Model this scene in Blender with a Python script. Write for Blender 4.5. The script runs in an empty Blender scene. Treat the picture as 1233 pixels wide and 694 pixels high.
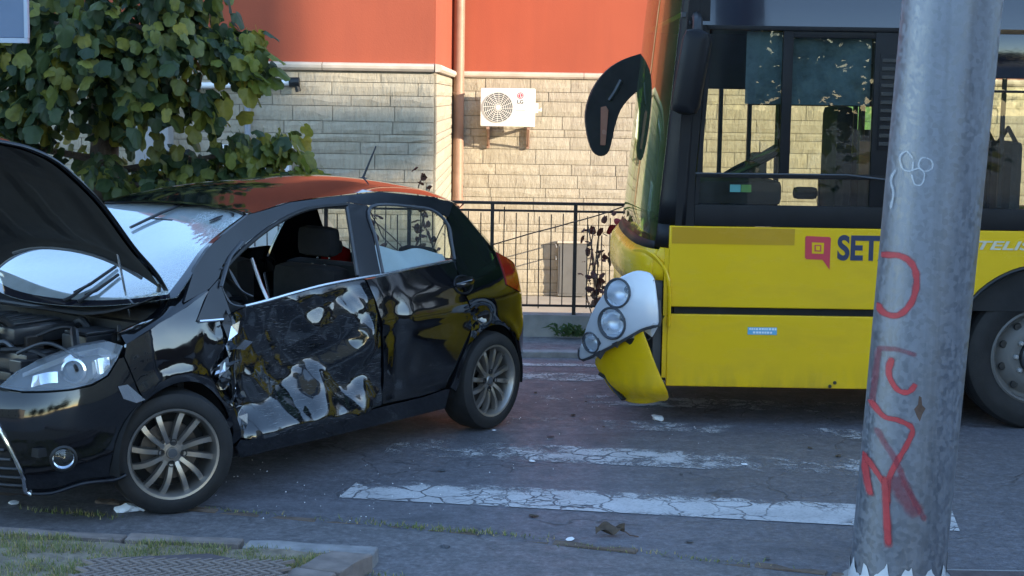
import bpy, bmesh, math, random, bisect
from mathutils import Vector, Matrix, noise, geometry, Euler
R = math.radians
SC = bpy.context.scene
COL = SC.collection
# ------------------------------------------------------------------ camera, sky, sun, exposure
PITCH, ROLL, CAM_H = 0.12, 0.0155, 2.0
cd = bpy.data.cameras.new('camera')
cd.sensor_width = 36.0
cd.lens = 36.0 * 1900.0 / 1233.0
cd.clip_start, cd.clip_end = 0.05, 2000
cam = bpy.data.objects.new('camera', cd)
COL.objects.link(cam)
_f = Vector((0, math.cos(PITCH), -math.sin(PITCH)))
_u0 = Vector((0, math.sin(PITCH), math.cos(PITCH)))
_r0 = Vector((1, 0, 0))
_r = _r0 * math.cos(ROLL) + _u0 * math.sin(ROLL)
_u = _u0 * math.cos(ROLL) - _r0 * math.sin(ROLL)
M = Matrix.Identity(4)
for i in range(3):
    M[i][0], M[i][1], M[i][2] = _r[i], _u[i], -_f[i]
M[2][3] = CAM_H
cam.matrix_world = M
SC.camera = cam
SUN_EL, SUN_AZ = R(14.0), R(120.0)          # azimuth clockwise from +Y
w = bpy.data.worlds.new('World')
SC.world = w
w.use_nodes = True
_n = w.node_tree.nodes
_t = _n.new('ShaderNodeTexSky')
_t.sky_type = 'NISHITA'
_t.sun_disc = False
_t.sun_elevation = SUN_EL
_t.sun_rotation = SUN_AZ
_t.air_density, _t.dust_density, _t.ozone_density = 1.0, 0.2, 1.9
w.node_tree.links.new(_t.outputs[0], _n['Background'].inputs[0])
_n['Background'].inputs[1].default_value = 0.15
sl = bpy.data.lights.new('sun', 'SUN')
sl.energy = 2.0
sl.angle = R(0.55)
sl.color = (1.0, 0.87, 0.66)
so = bpy.data.objects.new('sun', sl)
COL.objects.link(so)
sun_vec = Vector((math.sin(SUN_AZ) * math.cos(SUN_EL), math.cos(SUN_AZ) * math.cos(SUN_EL), math.sin(SUN_EL)))
so.rotation_euler = sun_vec.to_track_quat('Z', 'Y').to_euler()
so.location = (30, -20, 30)
SC.view_settings.view_transform = 'Standard'
SC.view_settings.look = 'None'
SC.view_settings.exposure = 2.45
SC.view_settings.gamma = 1.0
SC.render.engine = 'CYCLES'
SC.cycles.max_bounces = 10
SC.cycles.transparent_max_bounces = 16
random.seed(7)

# ------------------------------------------------------------------ mesh helpers
class MB:
    """collects faces; build() links them as one mesh object"""
    def __init__(s): s.v, s.f = [], []
    def add(s, vs, fs):
        o = len(s.v); s.v += [tuple(p) for p in vs]; s.f += [tuple(i + o for i in f) for f in fs]; return s
    def box(s, x0, x1, y0, y1, z0, z1, b=0.0):
        if y1 is None: return s.add([(x0,y0,z0),(x1,y0,z0),(x1,y0,z1),(x0,y0,z1)], [(0,1,2,3)])
        if b <= 0:
            return s.add([(x0,y0,z0),(x1,y0,z0),(x1,y1,z0),(x0,y1,z0),(x0,y0,z1),(x1,y0,z1),(x1,y1,z1),(x0,y1,z1)],
                         [(3,2,1,0),(4,5,6,7),(0,1,5,4),(1,2,6,5),(2,3,7,6),(3,0,4,7)])
        bm = bmesh.new(); bmesh.ops.create_cube(bm, size=1)
        for v in bm.verts:
            v.co = Vector(((x0+x1)/2 + v.co.x*(x1-x0), (y0+y1)/2 + v.co.y*(y1-y0), (z0+z1)/2 + v.co.z*(z1-z0)))
        bmesh.ops.bevel(bm, geom=bm.edges[:], offset=b, segments=2, profile=0.6, affect='EDGES')
        return s.bm(bm)
    def bm(s, bm, mat=None):
        bm.verts.ensure_lookup_table(); bm.verts.index_update()
        s.add([(mat @ v.co if mat else v.co) for v in bm.verts], [[v.index for v in f.verts] for f in bm.faces]); bm.free(); return s
    def tube(s, path, r, n=8, cap=True, flat=1.0):
        P = [Vector(p) for p in path]; rs = r if isinstance(r, (list, tuple)) else [r]*len(P)
        rings = []; ref = Vector((0.013, 0.027, 1))
        for i, p in enumerate(P):
            d = (P[min(i+1, len(P)-1)] - P[max(i-1, 0)]).normalized()
            if abs(d.dot(ref.normalized())) > .97: ref = Vector((1, 0.03, 0.02))
            a = d.cross(ref).normalized(); b = a.cross(d).normalized()
            rings.append([p + (a*math.cos(2*math.pi*k/n) + b*flat*math.sin(2*math.pi*k/n))*rs[i] for k in range(n)])
        vs = [q for rg in rings for q in rg]; fs = []
        for i in range(len(P)-1):
            for k in range(n):
                fs.append((i*n+k, i*n+(k+1)%n, (i+1)*n+(k+1)%n, (i+1)*n+k))
        if cap: fs += [tuple(range(n))[::-1], tuple((len(P)-1)*n+k for k in range(n))]
        return s.add(vs, fs)
    def lathe(s, prof, c, axis, n=32, closed=False):
        ax = Vector(axis).normalized(); a = ax.orthogonal().normalized(); b = ax.cross(a); c = Vector(c)
        vs = [c + ax*h + (a*math.cos(2*math.pi*k/n) + b*math.sin(2*math.pi*k/n))*r for r, h in prof for k in range(n)]
        fs = []; m = len(prof)
        for i in range(m if closed else m-1):
            j = (i+1) % m
            for k in range(n):
                fs.append((i*n+k, i*n+(k+1)%n, j*n+(k+1)%n, j*n+k))
        return s.add(vs, fs)
    def grid(s, fn, nu, nv, flip=False):
        vs = [fn(i/nu, j/nv) for i in range(nu+1) for j in range(nv+1)]; fs = []
        for i in range(nu):
            for j in range(nv):
                q = (i*(nv+1)+j, (i+1)*(nv+1)+j, (i+1)*(nv+1)+j+1, i*(nv+1)+j+1)
                fs.append(q[::-1] if flip else q)
        return s.add(vs, fs)
    def prism(s, poly, y0, y1, plane='xz'):
        """polygon extruded along the missing axis"""
        def mk(p, t): return {'xz': (p[0], t, p[1]), 'yz': (t, p[0], p[1]), 'xy': (p[0], p[1], t)}[plane]
        n = len(poly); tri = geometry.tessellate_polygon([[Vector((p[0], p[1], 0)) for p in poly]])
        vs = [mk(p, y0) for p in poly] + [mk(p, y1) for p in poly]
        fs = [tuple(t) for t in tri] + [tuple(i+n for i in t)[::-1] for t in tri] + [(i, (i+1)%n, (i+1)%n+n, i+n) for i in range(n)]
        return s.add(vs, fs)
    def build(s, name, mat, parent=None, smooth=False, local=False, fix=True):
        me = bpy.data.meshes.new(name)
        off = Vector((0,0,0))
        if parent is not None and not local:
            q = parent
            while q is not None: off += q.location; q = q.parent
        me.from_pydata([tuple(Vector(p) - off) for p in s.v], [], s.f)
        if fix:
            bm = bmesh.new(); bm.from_mesh(me); bmesh.ops.recalc_face_normals(bm, faces=bm.faces[:]); bm.to_mesh(me); bm.free()
        me.update()
        if smooth: shade(me, smooth if smooth is not True else 40)
        o = bpy.data.objects.new(name, me); COL.objects.link(o)
        if mat: me.materials.append(mat)
        if parent is not None: o.parent = parent
        return o
def shade(me, deg=40):
    for p in me.polygons: p.use_smooth = True
    try: me.set_sharp_from_angle(angle=R(deg))
    except Exception: pass
def solid(o, t, offset=-1):
    m = o.modifiers.new('thickness', 'SOLIDIFY'); m.thickness = t; m.offset = offset; return o
def tag(o, label=None, cat=None, group=None, kind=None):
    if label: o['label'] = label
    if cat: o['category'] = cat
    if group: o['group'] = group
    if kind: o['kind'] = kind
    return o
def thing(name, label, cat, loc=(0,0,0), rz=0, group=None):
    o = bpy.data.objects.new(name, None); COL.objects.link(o)
    o.empty_display_size = .1; o.location = loc; o.rotation_euler = (0,0,rz)
    return tag(o, label, cat, group)
def struct(o): o['kind'] = 'structure'; return o
def smoothstep(a, b, x):
    t = max(0, min(1, (x-a)/(b-a))); return t*t*(3-2*t)
def catmull(pts, n=8, closed=False):
    P = [Vector(p) for p in pts]; out = []
    m = len(P)
    for i in range(m if closed else m-1):
        if closed: a, b, c, d = P[i-1], P[i], P[(i+1)%m], P[(i+2)%m]
        else: a, b, c, d = P[max(i-1,0)], P[i], P[i+1], P[min(i+2,m-1)]
        for k in range(n):
            t = k/n
            out.append(.5*((2*b)+(-a+c)*t+(2*a-5*b+4*c-d)*t*t+(-a+3*b-3*c+d)*t**3))
    if not closed: out.append(P[-1])
    return out
# ------------------------------------------------------------------ material helpers
class NT:
    def __init__(s, name):
        s.m = bpy.data.materials.new(name); s.m.use_nodes = True; s.t = s.m.node_tree; s.n = s.t.nodes
        s.b = s.n['Principled BSDF']; s.out = s.n['Material Output']
    def node(s, typ, **kw):
        x = s.n.new('ShaderNode'+typ)
        for k, v in kw.items(): setattr(x, k, v)
        return x
    def link(s, a, b): s.t.links.new(a, b)
    def set(s, **kw):
        names = {'color':'Base Color','rough':'Roughness','metal':'Metallic','spec':'Specular IOR Level','coat':'Coat Weight','coatr':'Coat Roughness','ior':'IOR','alpha':'Alpha','trans':'Transmission Weight','emit':'Emission Strength','emitc':'Emission Color'}
        for k, v in kw.items():
            i = s.b.inputs[names[k]]
            i.default_value = (*v, 1) if isinstance(v, (tuple, list)) and len(v) == 3 else v
        return s
    def coord(s, kind='Object', scale=(1,1,1), rot=(0,0,0)):
        if kind == 'World':
            g = s.node('NewGeometry'); src = g.outputs['Position']
        else:
            g = s.node('TexCoord'); src = g.outputs[kind]
        m = s.node('Mapping'); m.inputs['Scale'].default_value = scale; m.inputs['Rotation'].default_value = rot
        s.link(src, m.inputs['Vector']); return m.outputs['Vector']
    def noise(s, vec, scale, detail=4, rough=.55, dist=0):
        x = s.node('TexNoise'); x.inputs['Scale'].default_value = scale; x.inputs['Detail'].default_value = detail
        x.inputs['Roughness'].default_value = rough; x.inputs['Distortion'].default_value = dist
        if vec is not None: s.link(vec, x.inputs['Vector'])
        return x.outputs['Fac']
    def voro(s, vec, scale, feature='F1', out='Distance', rnd=1.0):
        x = s.node('TexVoronoi'); x.feature = feature; x.inputs['Scale'].default_value = scale; x.inputs['Randomness'].default_value = rnd
        if vec is not None: s.link(vec, x.inputs['Vector'])
        return x.outputs[out]
    def ramp(s, fac, stops):
        x = s.node('ValToRGB'); e = x.color_ramp.elements
        while len(e) < len(stops): e.new(.5)
        for q, (p, c) in zip(e, stops):
            q.position = p; q.color = (*c, 1) if isinstance(c, (tuple, list)) else (c, c, c, 1)
        s.link(fac, x.inputs[0]); return x.outputs[0]
    def mix(s, fac, a, b, mode='MIX'):
        x = s.node('Mix'); x.data_type = 'RGBA'; x.blend_type = mode
        for sock, v in ((x.inputs[0], fac), (x.inputs[6], a), (x.inputs[7], b)):
            if hasattr(v, 'is_linked') or hasattr(v, 'links'): s.link(v, sock)
            else: sock.default_value = (*v, 1) if isinstance(v, (tuple, list)) else v
        return x.outputs[2]
    def math(s, op, a, b=0.0, clamp=False):
        x = s.node('Math'); x.operation = op; x.use_clamp = clamp
        for sock, v in ((x.inputs[0], a), (x.inputs[1], b)):
            if hasattr(v, 'links'): s.link(v, sock)
            else: sock.default_value = v
        return x.outputs[0]
    def color(s, sock): s.link(sock, s.b.inputs['Base Color']); return s
    def rough(s, sock): s.link(sock, s.b.inputs['Roughness']); return s
    def bump(s, h, strength=.4, dist=.01):
        x = s.node('Bump'); x.inputs['Strength'].default_value = strength; x.inputs['Distance'].default_value = dist
        s.link(h, x.inputs['Height']); s.link(x.outputs[0], s.b.inputs['Normal']); return x
def simple(name, color, rough=.5, metal=0, var=.12, scale=8, bump=0, coat=0, spec=.5):
    m = NT(name); m.set(rough=rough, metal=metal, coat=coat, spec=spec)
    v = m.coord()
    n = m.noise(v, scale, 5)
    m.color(m.ramp(n, [(.3, tuple(c*(1-var) for c in color)), (.7, tuple(min(1, c*(1+var)) for c in color))]))
    m.rough(m.ramp(m.noise(v, scale*.6, 3), [(.3, max(0, rough-.06)), (.7, min(1, rough+.08))]))
    if bump: m.bump(m.noise(v, scale*6, 4), bump, .004)
    return m.m
# ------------------------------------------------------------------ materials
MAT = {}
def asphalt(name, base, warm, crack=1.0, seed=0.0):
    m = NT(name); v = m.coord('World')
    fine = m.math('ADD', m.math('MULTIPLY', m.noise(v, 90, 3, .7), .5), m.math('MULTIPLY', m.noise(v, 38, 3, .75), .5)); mid = m.noise(v, 7, 5, .6); big = m.noise(v, .8, 4, .6)
    c = m.ramp(big, [(.32, tuple(x*.82 for x in base)), (.52, base), (.7, warm)])
    c = m.mix(.55, c, m.ramp(fine, [(.36, tuple(x*.30 for x in base)), (.5, base), (.66, tuple(x*2.3 for x in base))]))
    c = m.mix(.45, c, m.ramp(m.noise(v, 19, 4, .8), [(.36, tuple(x*.45 for x in base)), (.5, base), (.66, tuple(x*1.8 for x in base))]))
    c = m.mix(m.ramp(mid, [(.45, 0), (.75, .6)]), c, tuple(x*.55 for x in base))
    oil = m.ramp(m.noise(m.coord('World', (.5, 1.3, 1)), 1.3, 5, .65, .4), [(.56, 0), (.70, .55)])
    c = m.mix(oil, c, tuple(x*.42 for x in base))
    c = m.mix(m.ramp(m.noise(m.coord('World', (.35, 2.6, 1)), 1.6, 5, .6), [(.55, 0), (.75, .4)]), c, tuple(x*1.5 for x in base))
    st = m.voro(v, 140, 'F1'); c = m.mix(m.ramp(st, [(.06, .5), (.2, 0)]), c, tuple(min(1, x*3.2) for x in base))
    # cracks: warped cell borders, only in patches
    wv = m.node('VectorMath'); wv.operation = 'ADD'
    nz = m.node('TexNoise'); nz.inputs['Scale'].default_value = 2.2; nz.inputs['Detail'].default_value = 4
    m.link(v, nz.inputs['Vector'])
    sc = m.node('VectorMath'); sc.operation = 'SCALE'; sc.inputs['Scale'].default_value = .55
    m.link(nz.outputs['Color'], sc.inputs[0]); m.link(v, wv.inputs[0]); m.link(sc.outputs[0], wv.inputs[1])
    cr1 = m.voro(wv.outputs[0], .9, 'DISTANCE_TO_EDGE'); cr2 = m.voro(wv.outputs[0], 3.6, 'DISTANCE_TO_EDGE')
    k1 = m.math('MULTIPLY', m.ramp(cr1, [(.0, .8), (.004, .8), (.010, 0)]), m.ramp(m.noise(v, 1.1, 3), [(.47, 0), (.6, 1)])); k2 = m.ramp(cr2, [(.0, 1), (.012, 1), (.035, 0)])
    zone = m.ramp(m.noise(v, .55, 3), [(.54, 0), (.66, .8)])
    kk = m.math('MULTIPLY', m.math('MAXIMUM', m.math('MULTIPLY', k1, .8), m.math('MULTIPLY', k2, zone)), crack)
    c = m.mix(kk, c, tuple(x*.22 for x in base))
    m.color(c)
    m.rough(m.ramp(mid, [(.3, .50), (.7, .68)]))
    m.set(spec=.5)
    h = m.math('SUBTRACT', m.math('ADD', fine, m.math('MULTIPLY', mid, .6)), m.math('MULTIPLY', kk, 2.0))
    m.bump(h, .55, .006)
    return m.m
MAT['road'] = asphalt('road_asphalt', (.112,.112,.128), (.142,.130,.138))
MAT['walk'] = asphalt('walk_asphalt', (.128,.124,.132), (.165,.150,.145), .5)
MAT['court'] = simple('court_paving', (.34,.30,.25), .85, var=.15, scale=2, bump=.3)
MAT['ground'] = simple('ground_earth', (.16,.15,.13), .95, var=.2, scale=.7)

def paint_strip():
    m = NT('worn_road_paint'); v = m.coord('World'); m.set(rough=.6)
    wv = m.node('VectorMath'); wv.operation = 'ADD'
    nz = m.node('TexNoise'); nz.inputs['Scale'].default_value = 3.0; nz.inputs['Detail'].default_value = 5
    m.link(v, nz.inputs['Vector']); sc = m.node('VectorMath'); sc.operation = 'SCALE'; sc.inputs['Scale'].default_value = .35
    m.link(nz.outputs['Color'], sc.inputs[0]); m.link(v, wv.inputs[0]); m.link(sc.outputs[0], wv.inputs[1])
    cr = m.voro(wv.outputs[0], 4.2, 'DISTANCE_TO_EDGE'); cr2 = m.voro(wv.outputs[0], 11, 'DISTANCE_TO_EDGE')
    crk = m.math('MAXIMUM', m.math('MULTIPLY', m.ramp(cr, [(.012, 1), (.038, 0)]), m.ramp(m.noise(v, .9, 3), [(.40, .1), (.56, 1)])), m.math('MULTIPLY', m.ramp(cr2, [(.02, 1), (.06, 0)]), m.ramp(m.noise(v, 1.4, 2), [(.45, 0), (.6, 1)])))
    at = m.node('Attribute'); at.attribute_name = 'wear'
    fine = m.noise(v, 60, 4, .75); mid = m.noise(v, 6, 5, .6)
    keep = m.math('ADD', m.math('MULTIPLY', fine, .55), m.math('MULTIPLY', mid, .6))
    keep = m.math('SUBTRACT', keep, at.outputs['Fac'])
    keep = m.ramp(keep, [(.0, 0), (.09, 1)])
    a = m.math('MULTIPLY', keep, m.math('SUBTRACT', 1.0, crk), clamp=True)
    c = m.ramp(m.noise(v, 5, 5), [(.3, (.38,.38,.39)), (.7, (.56,.56,.57))])
    c = m.mix(m.ramp(fine, [(.5, 0), (.7, .75)]), c, (.20,.20,.21))
    m.color(c); m.link(a, m.b.inputs['Alpha'])
    return m.m
MAT['paint'] = paint_strip()

def stone():
    m = NT('split_stone'); v = m.coord('World'); ob = m.node('ObjectInfo'); m.set(rough=.9, spec=.25)
    tint = m.ramp(ob.outputs['Random'], [(0, (.315,.27,.20)), (.35, (.37,.325,.25)), (.7, (.345,.30,.235)), (1, (.405,.35,.265))])
    st = m.noise(m.coord('World', (9, 9, 2.2), (0, .5, 0)), 2.6, 6, .65, .6)
    c = m.mix(.5, tint, m.ramp(st, [(.3, (.26,.215,.15)), (.55, (.38,.33,.25)), (.75, (.47,.415,.32))]))
    c = m.mix(m.ramp(m.noise(v, 1.1, 4), [(.5, 0), (.8, .35)]), c, (.40,.35,.27))
    m.color(c)
    rel = m.math('ADD', st, m.math('MULTIPLY', m.noise(v, 16, 5, .6), .5))
    m.bump(rel, .75, .017)
    return m.m
MAT['stone'] = stone()
MAT['mortar'] = simple('wall_mortar', (.26,.22,.165), .95, var=.15, scale=6, bump=.3)
def plaster():
    m = NT('red_plaster'); v = m.coord('World'); m.set(rough=.85, spec=.25)
    c = m.ramp(m.noise(v, .9, 5), [(.3, (.298,.068,.036)), (.7, (.335,.078,.041))])
    c = m.mix(m.ramp(m.noise(m.coord('World', (3,3,.35)), 1.5, 5), [(.45, 0), (.8, .5)]), c, (.25,.060,.036))
    m.color(c); m.bump(m.noise(v, 60, 4), .35, .004); return m.m
MAT['plaster'] = plaster()
MAT['cornice'] = simple('cornice_stone', (.50,.42,.34), .8, var=.12, scale=5, bump=.2)
MAT['pipe'] = simple('copper_brown_pipe', (.30,.175,.12), .5, metal=.1, var=.15, scale=4)
MAT['greypipe'] = simple('grey_pipe', (.22,.24,.28), .5, var=.1)
MAT['whiteplastic'] = simple('white_plastic', (.72,.73,.74), .45, var=.04, scale=3)
MAT['cream'] = simple('cream_enamel', (.78,.75,.68), .45, var=.04, scale=3)
MAT['greymetal'] = simple('grey_painted_metal', (.27,.275,.28), .55, var=.1, scale=4)
MAT['black'] = simple('black_plastic', (.008,.009,.011), .45, var=.3, scale=10)
MAT['blackmatte'] = simple('black_matte', (.006,.0065,.008), .75, var=.35, scale=9, bump=.2)
MAT['greyplastic'] = simple('grey_plastic', (.055,.06,.07), .5, var=.2, scale=7)
MAT['engine'] = simple('engine_plastic', (.022,.024,.028), .32, var=.3, scale=7)
MAT['liner'] = simple('bonnet_liner_felt', (.0035,.0038,.0045), .8, var=.3, scale=12)
MAT['darkmetal'] = simple('dark_engine_metal', (.07,.073,.08), .4, metal=.6, var=.3, scale=9)
MAT['greycab'] = simple('dark_grey_cabinet', (.115,.11,.105), .6, var=.1, scale=4)
MAT['iron'] = simple('black_iron_rail', (.024,.018,.016), .55, metal=.2, var=.3, scale=14)
MAT['rubber'] = simple('tyre_rubber', (.008,.008,.009), .72, var=.3, scale=14, bump=.3)
MAT['rubberclean'] = simple('black_rubber', (.008,.008,.009), .6, var=.2, scale=14)
MAT['concrete'] = simple('low_wall_concrete', (.24,.235,.225), .9, var=.3, scale=5, bump=.5)
MAT['kerb'] = simple('kerb_stone', (.20,.165,.15), .88, var=.3, scale=9, bump=.5)
MAT['kerbgrey'] = simple('grey_kerb_stone', (.24,.235,.24), .88, var=.25, scale=9, bump=.5)
MAT['edging'] = simple('edging_stone', (.125,.090,.070), .88, var=.35, scale=11, bump=.5)
MAT['soil'] = simple('bed_soil', (.20,.165,.125), .95, var=.35, scale=16, bump=.8)
MAT['cloth'] = simple('seat_cloth', (.007,.007,.009), .9, var=.25, scale=20, bump=.2)
MAT['palesheet'] = simple('pale_sheet_cloth', (.50,.56,.62), .8, var=.08, scale=6, bump=.2)
MAT['chrome'] = simple('chrome', (.72,.73,.75), .12, metal=1, var=.05)
MAT['trim'] = simple('bright_trim', (.55,.57,.60), .22, metal=.9, var=.05)
MAT['alloy'] = simple('alloy_rim', (.30,.28,.26), .32, metal=.8, var=.08, scale=6)
MAT['disc'] = simple('brake_disc', (.10,.09,.085), .45, metal=.8, var=.2)
MAT['silver'] = simple('silver_lamp_panel', (.62,.66,.72), .30, metal=.25, var=.05, scale=4, coat=.4)
MAT['redlogo'] = simple('red_print', (.52,.030,.055), .4, var=.04)
MAT['navy'] = simple('navy_print', (.012,.022,.070), .4, var=.05)
MAT['silverprint'] = simple('silver_lettering', (.50,.50,.42), .3, metal=.4, var=.05)
MAT['sticker'] = simple('pale_blue_sticker', (.11,.36,.55), .4, var=.06)
MAT['white'] = simple('white_print', (.75,.76,.78), .5, var=.05)
MAT['tissue'] = simple('white_tissue', (.82,.83,.85), .85, var=.04)
MAT['deadleaf'] = simple('dead_leaf', (.070,.048,.032), .8, var=.3, scale=30)
MAT['signblue'] = simple('blue_grey_sign', (.11,.16,.25), .45, var=.08)
MAT['signrim'] = simple('sign_rim', (.34,.40,.50), .4, metal=.3, var=.08)
MAT['bark'] = simple('tree_bark', (.085,.062,.048), .95, var=.45, scale=14, bump=1.0)
MAT['twig'] = simple('brown_twig', (.10,.060,.045), .85, var=.3, scale=20)
MAT['pinkpane'] = simple('orange_lens', (.22,.085,.06), .25, var=.1)
MAT['redlens'] = simple('red_lens', (.26,.006,.006), .12, var=.12, coat=.6)
MAT['bluescreen'] = simple('cyan_card', (.12,.40,.55), .4, var=.05)
MAT['greencard'] = simple('green_card', (.10,.26,.08), .4, var=.05)
MAT['houseside'] = simple('house_render', (.34,.31,.27), .9, var=.1, scale=1.2)
MAT['darkbrick'] = simple('dark_brick', (.075,.055,.045), .9, var=.2, scale=2)
MAT['housedark'] = simple('house_window', (.03,.035,.045), .1, var=.1)
MAT['doorplate'] = simple('dull_steel_mat', (.10,.080,.085), .7, metal=.2, var=.3, scale=12, bump=.4)

def carpaint(name, color, rough=.06, dirt=.16):
    m = NT(name); v = m.coord(); m.set(rough=rough, coat=.7, coatr=.03, spec=.45)
    d = m.ramp(m.noise(v, 3.5, 6, .65), [(.48, 0), (.75, dirt)])
    d2 = m.ramp(m.noise(m.coord('Object', (1,1,5)), 9, 5, .7), [(.55, 0), (.8, dirt*.8)])
    dd = m.math('MAXIMUM', d, d2)
    m.color(m.mix(dd, color, tuple(c*.9+.016 for c in color)))
    m.rough(m.math('ADD', rough, m.math('MULTIPLY', dd, .35)))
    m.link(m.math('ADD', .02, m.math('MULTIPLY', dd, .25)), m.b.inputs['Coat Roughness'])
    m.bump(m.noise(v, 220, 2), .02, .0006)
    return m.m
def scraped():
    """black paint with directional scuffs down to grey primer and bare metal"""
    m = NT('scraped_black_paint'); v = m.coord(); m.set(coat=.6, coatr=.06, spec=.5)
    sv = m.coord('Object', (2.2, 6, 16), (0, .25, 0))
    sc = m.noise(sv, 5, 6, .7, .4); big = m.noise(v, 4.5, 4, .6, .5)
    k = m.math('MULTIPLY', m.ramp(big, [(.56, 0), (.68, 1)]), m.ramp(sc, [(.45, 0), (.68, .45)]))
    hair = m.math('MULTIPLY', m.ramp(m.noise(m.coord('Object', (3, 5, 60), (0, .35, 0)), 6, 3, .6), [(.60, 0), (.68, .5)]), m.ramp(big, [(.36, 0), (.55, 1)]))
    c = m.mix(k, (.004,.005,.007), (.10,.105,.115)); c = m.mix(hair, c, (.26,.265,.27))
    c = m.mix(m.ramp(m.noise(v, 11, 5, .7), [(.58, 0), (.78, .35)]), c, (.035,.032,.030))
    m.color(c)
    mx = m.math('MAXIMUM', k, hair, clamp=True)
    m.rough(m.math('ADD', .07, m.math('MULTIPLY', mx, .40))); m.link(m.math('SUBTRACT', .6, m.math('MULTIPLY', mx, .6)), m.b.inputs['Coat Weight'])
    m.bump(m.math('ADD', m.noise(v, 26, 4, .6), m.math('MULTIPLY', sc, .5)), .06, .004); return m.m
MAT['car'] = carpaint('black_car_paint', (.003,.0034,.005))
MAT['torn'] = scraped()
MAT['pillar'] = simple('bluish_black_pillar', (.007,.008,.012), .34, var=.2, scale=5, coat=.15, spec=.35)
def buspaint(name, color):
    m = NT(name); v = m.coord('World'); m.set(rough=.30, coat=.12, coatr=.10, spec=.3)
    low = m.noise(m.coord('World', (1,1,3)), 2.2, 6, .65)
    c = m.ramp(m.noise(v, .9, 4), [(.3, tuple(x*.93 for x in color)), (.7, color)])
    c = m.mix(m.ramp(low, [(.5, 0), (.8, .35)]), c, (color[0]*.62, color[1]*.58, color[2]*1.3))
    sx = m.node('SeparateXYZ'); m.link(m.coord('World'), sx.inputs[0])
    grime = m.math('MULTIPLY', m.ramp(sx.outputs['Z'], [(.26, 1), (.42, 0)]), m.ramp(m.noise(m.coord('World', (2.5,2.5,.7)), 3, 6, .7), [(.4, .0), (.75, .5)]))
    c = m.mix(grime, c, (.16,.115,.03))
    m.color(c); m.rough(m.ramp(low, [(.35, .2), (.75, .38)])); m.bump(m.noise(v, 3.0, 2), .06, .01); return m.m
MAT['yellow'] = buspaint('bus_yellow', (.74,.46,.006))
MAT['ochre'] = buspaint('bus_ochre', (.50,.27,.012))
MAT['busdark'] = carpaint('bus_dark_gloss', (.008,.009,.016), .07, .2)
MAT['busblack'] = simple('bus_black_frame', (.006,.006,.008), .5, var=.25, scale=6, spec=.25)

def both_sides(m, fr, ior):
    """a pane mirrors the same from its front and its back"""
    g = m.node('NewGeometry')
    m.link(m.math('ADD', ior, m.math('MULTIPLY', g.outputs['Backfacing'], 1/ior-ior)), fr.inputs['IOR'])
def glass(name, tint, refl=1.45, dirt=0.04, rough=.0, dirtc=(.5,.55,.6), film=0.0):
    """thin pane: clear through-view with a mirror-like fresnel skin and a little dirt"""
    m = NT(name); m.n.remove(m.b)
    tr = m.node('BsdfTransparent'); tr.inputs[0].default_value = (*tint, 1)
    gl = m.node('BsdfGlossy'); gl.inputs['Roughness'].default_value = rough; gl.inputs[0].default_value = (.95,.97,1,1)
    fr = m.node('Fresnel'); fr.inputs['IOR'].default_value = refl
    both_sides(m, fr, refl)
    f2 = m.math('ADD', fr.outputs[0], film, clamp=True)
    a = m.node('MixShader'); m.link(f2, a.inputs[0]); m.link(tr.outputs[0], a.inputs[1]); m.link(gl.outputs[0], a.inputs[2])
    df = m.node('BsdfDiffuse'); df.inputs[0].default_value = (*dirtc, 1)
    d = m.ramp(m.noise(m.coord(), 5, 5, .7), [(.3, dirt*.5), (.7, dirt*1.6)])
    b = m.node('MixShader'); m.link(d, b.inputs[0]); m.link(a.outputs[0], b.inputs[1]); m.link(df.outputs[0], b.inputs[2])
    m.link(b.outputs[0], m.out.inputs['Surface'])
    return m.m
MAT['glass'] = glass('side_glass', (.80,.86,.84), 1.5, .03)
MAT['busglass'] = glass('bus_glass', (.84,.86,.74), 1.5, .012)
MAT['frontglass'] = glass('bus_front_glass', (.60,.84,.34), 1.22, .03, dirtc=(.4,.5,.35))
MAT['lampdish'] = simple('lamp_dish', (.74,.77,.82), .28, metal=.55, var=.05)
MAT['greenglass'] = glass('green_tinted_film', (.34,.75,.38), 1.5, .02)
MAT['blind'] = glass('grey_blue_film', (.10,.15,.20), 1.3, .75, dirtc=(.085,.13,.18))
MAT['lamplens'] = glass('frosted_lamp_lens', (.90,.93,.97), 1.5, .42, dirtc=(.72,.78,.86))
MAT['headlens'] = glass('headlight_lens', (.92,.95,.98), 1.55, .10, dirtc=(.6,.7,.8))
MAT['lampglass'] = glass('lamp_glass', (.90,.93,.97), 1.5, .03)
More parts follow.
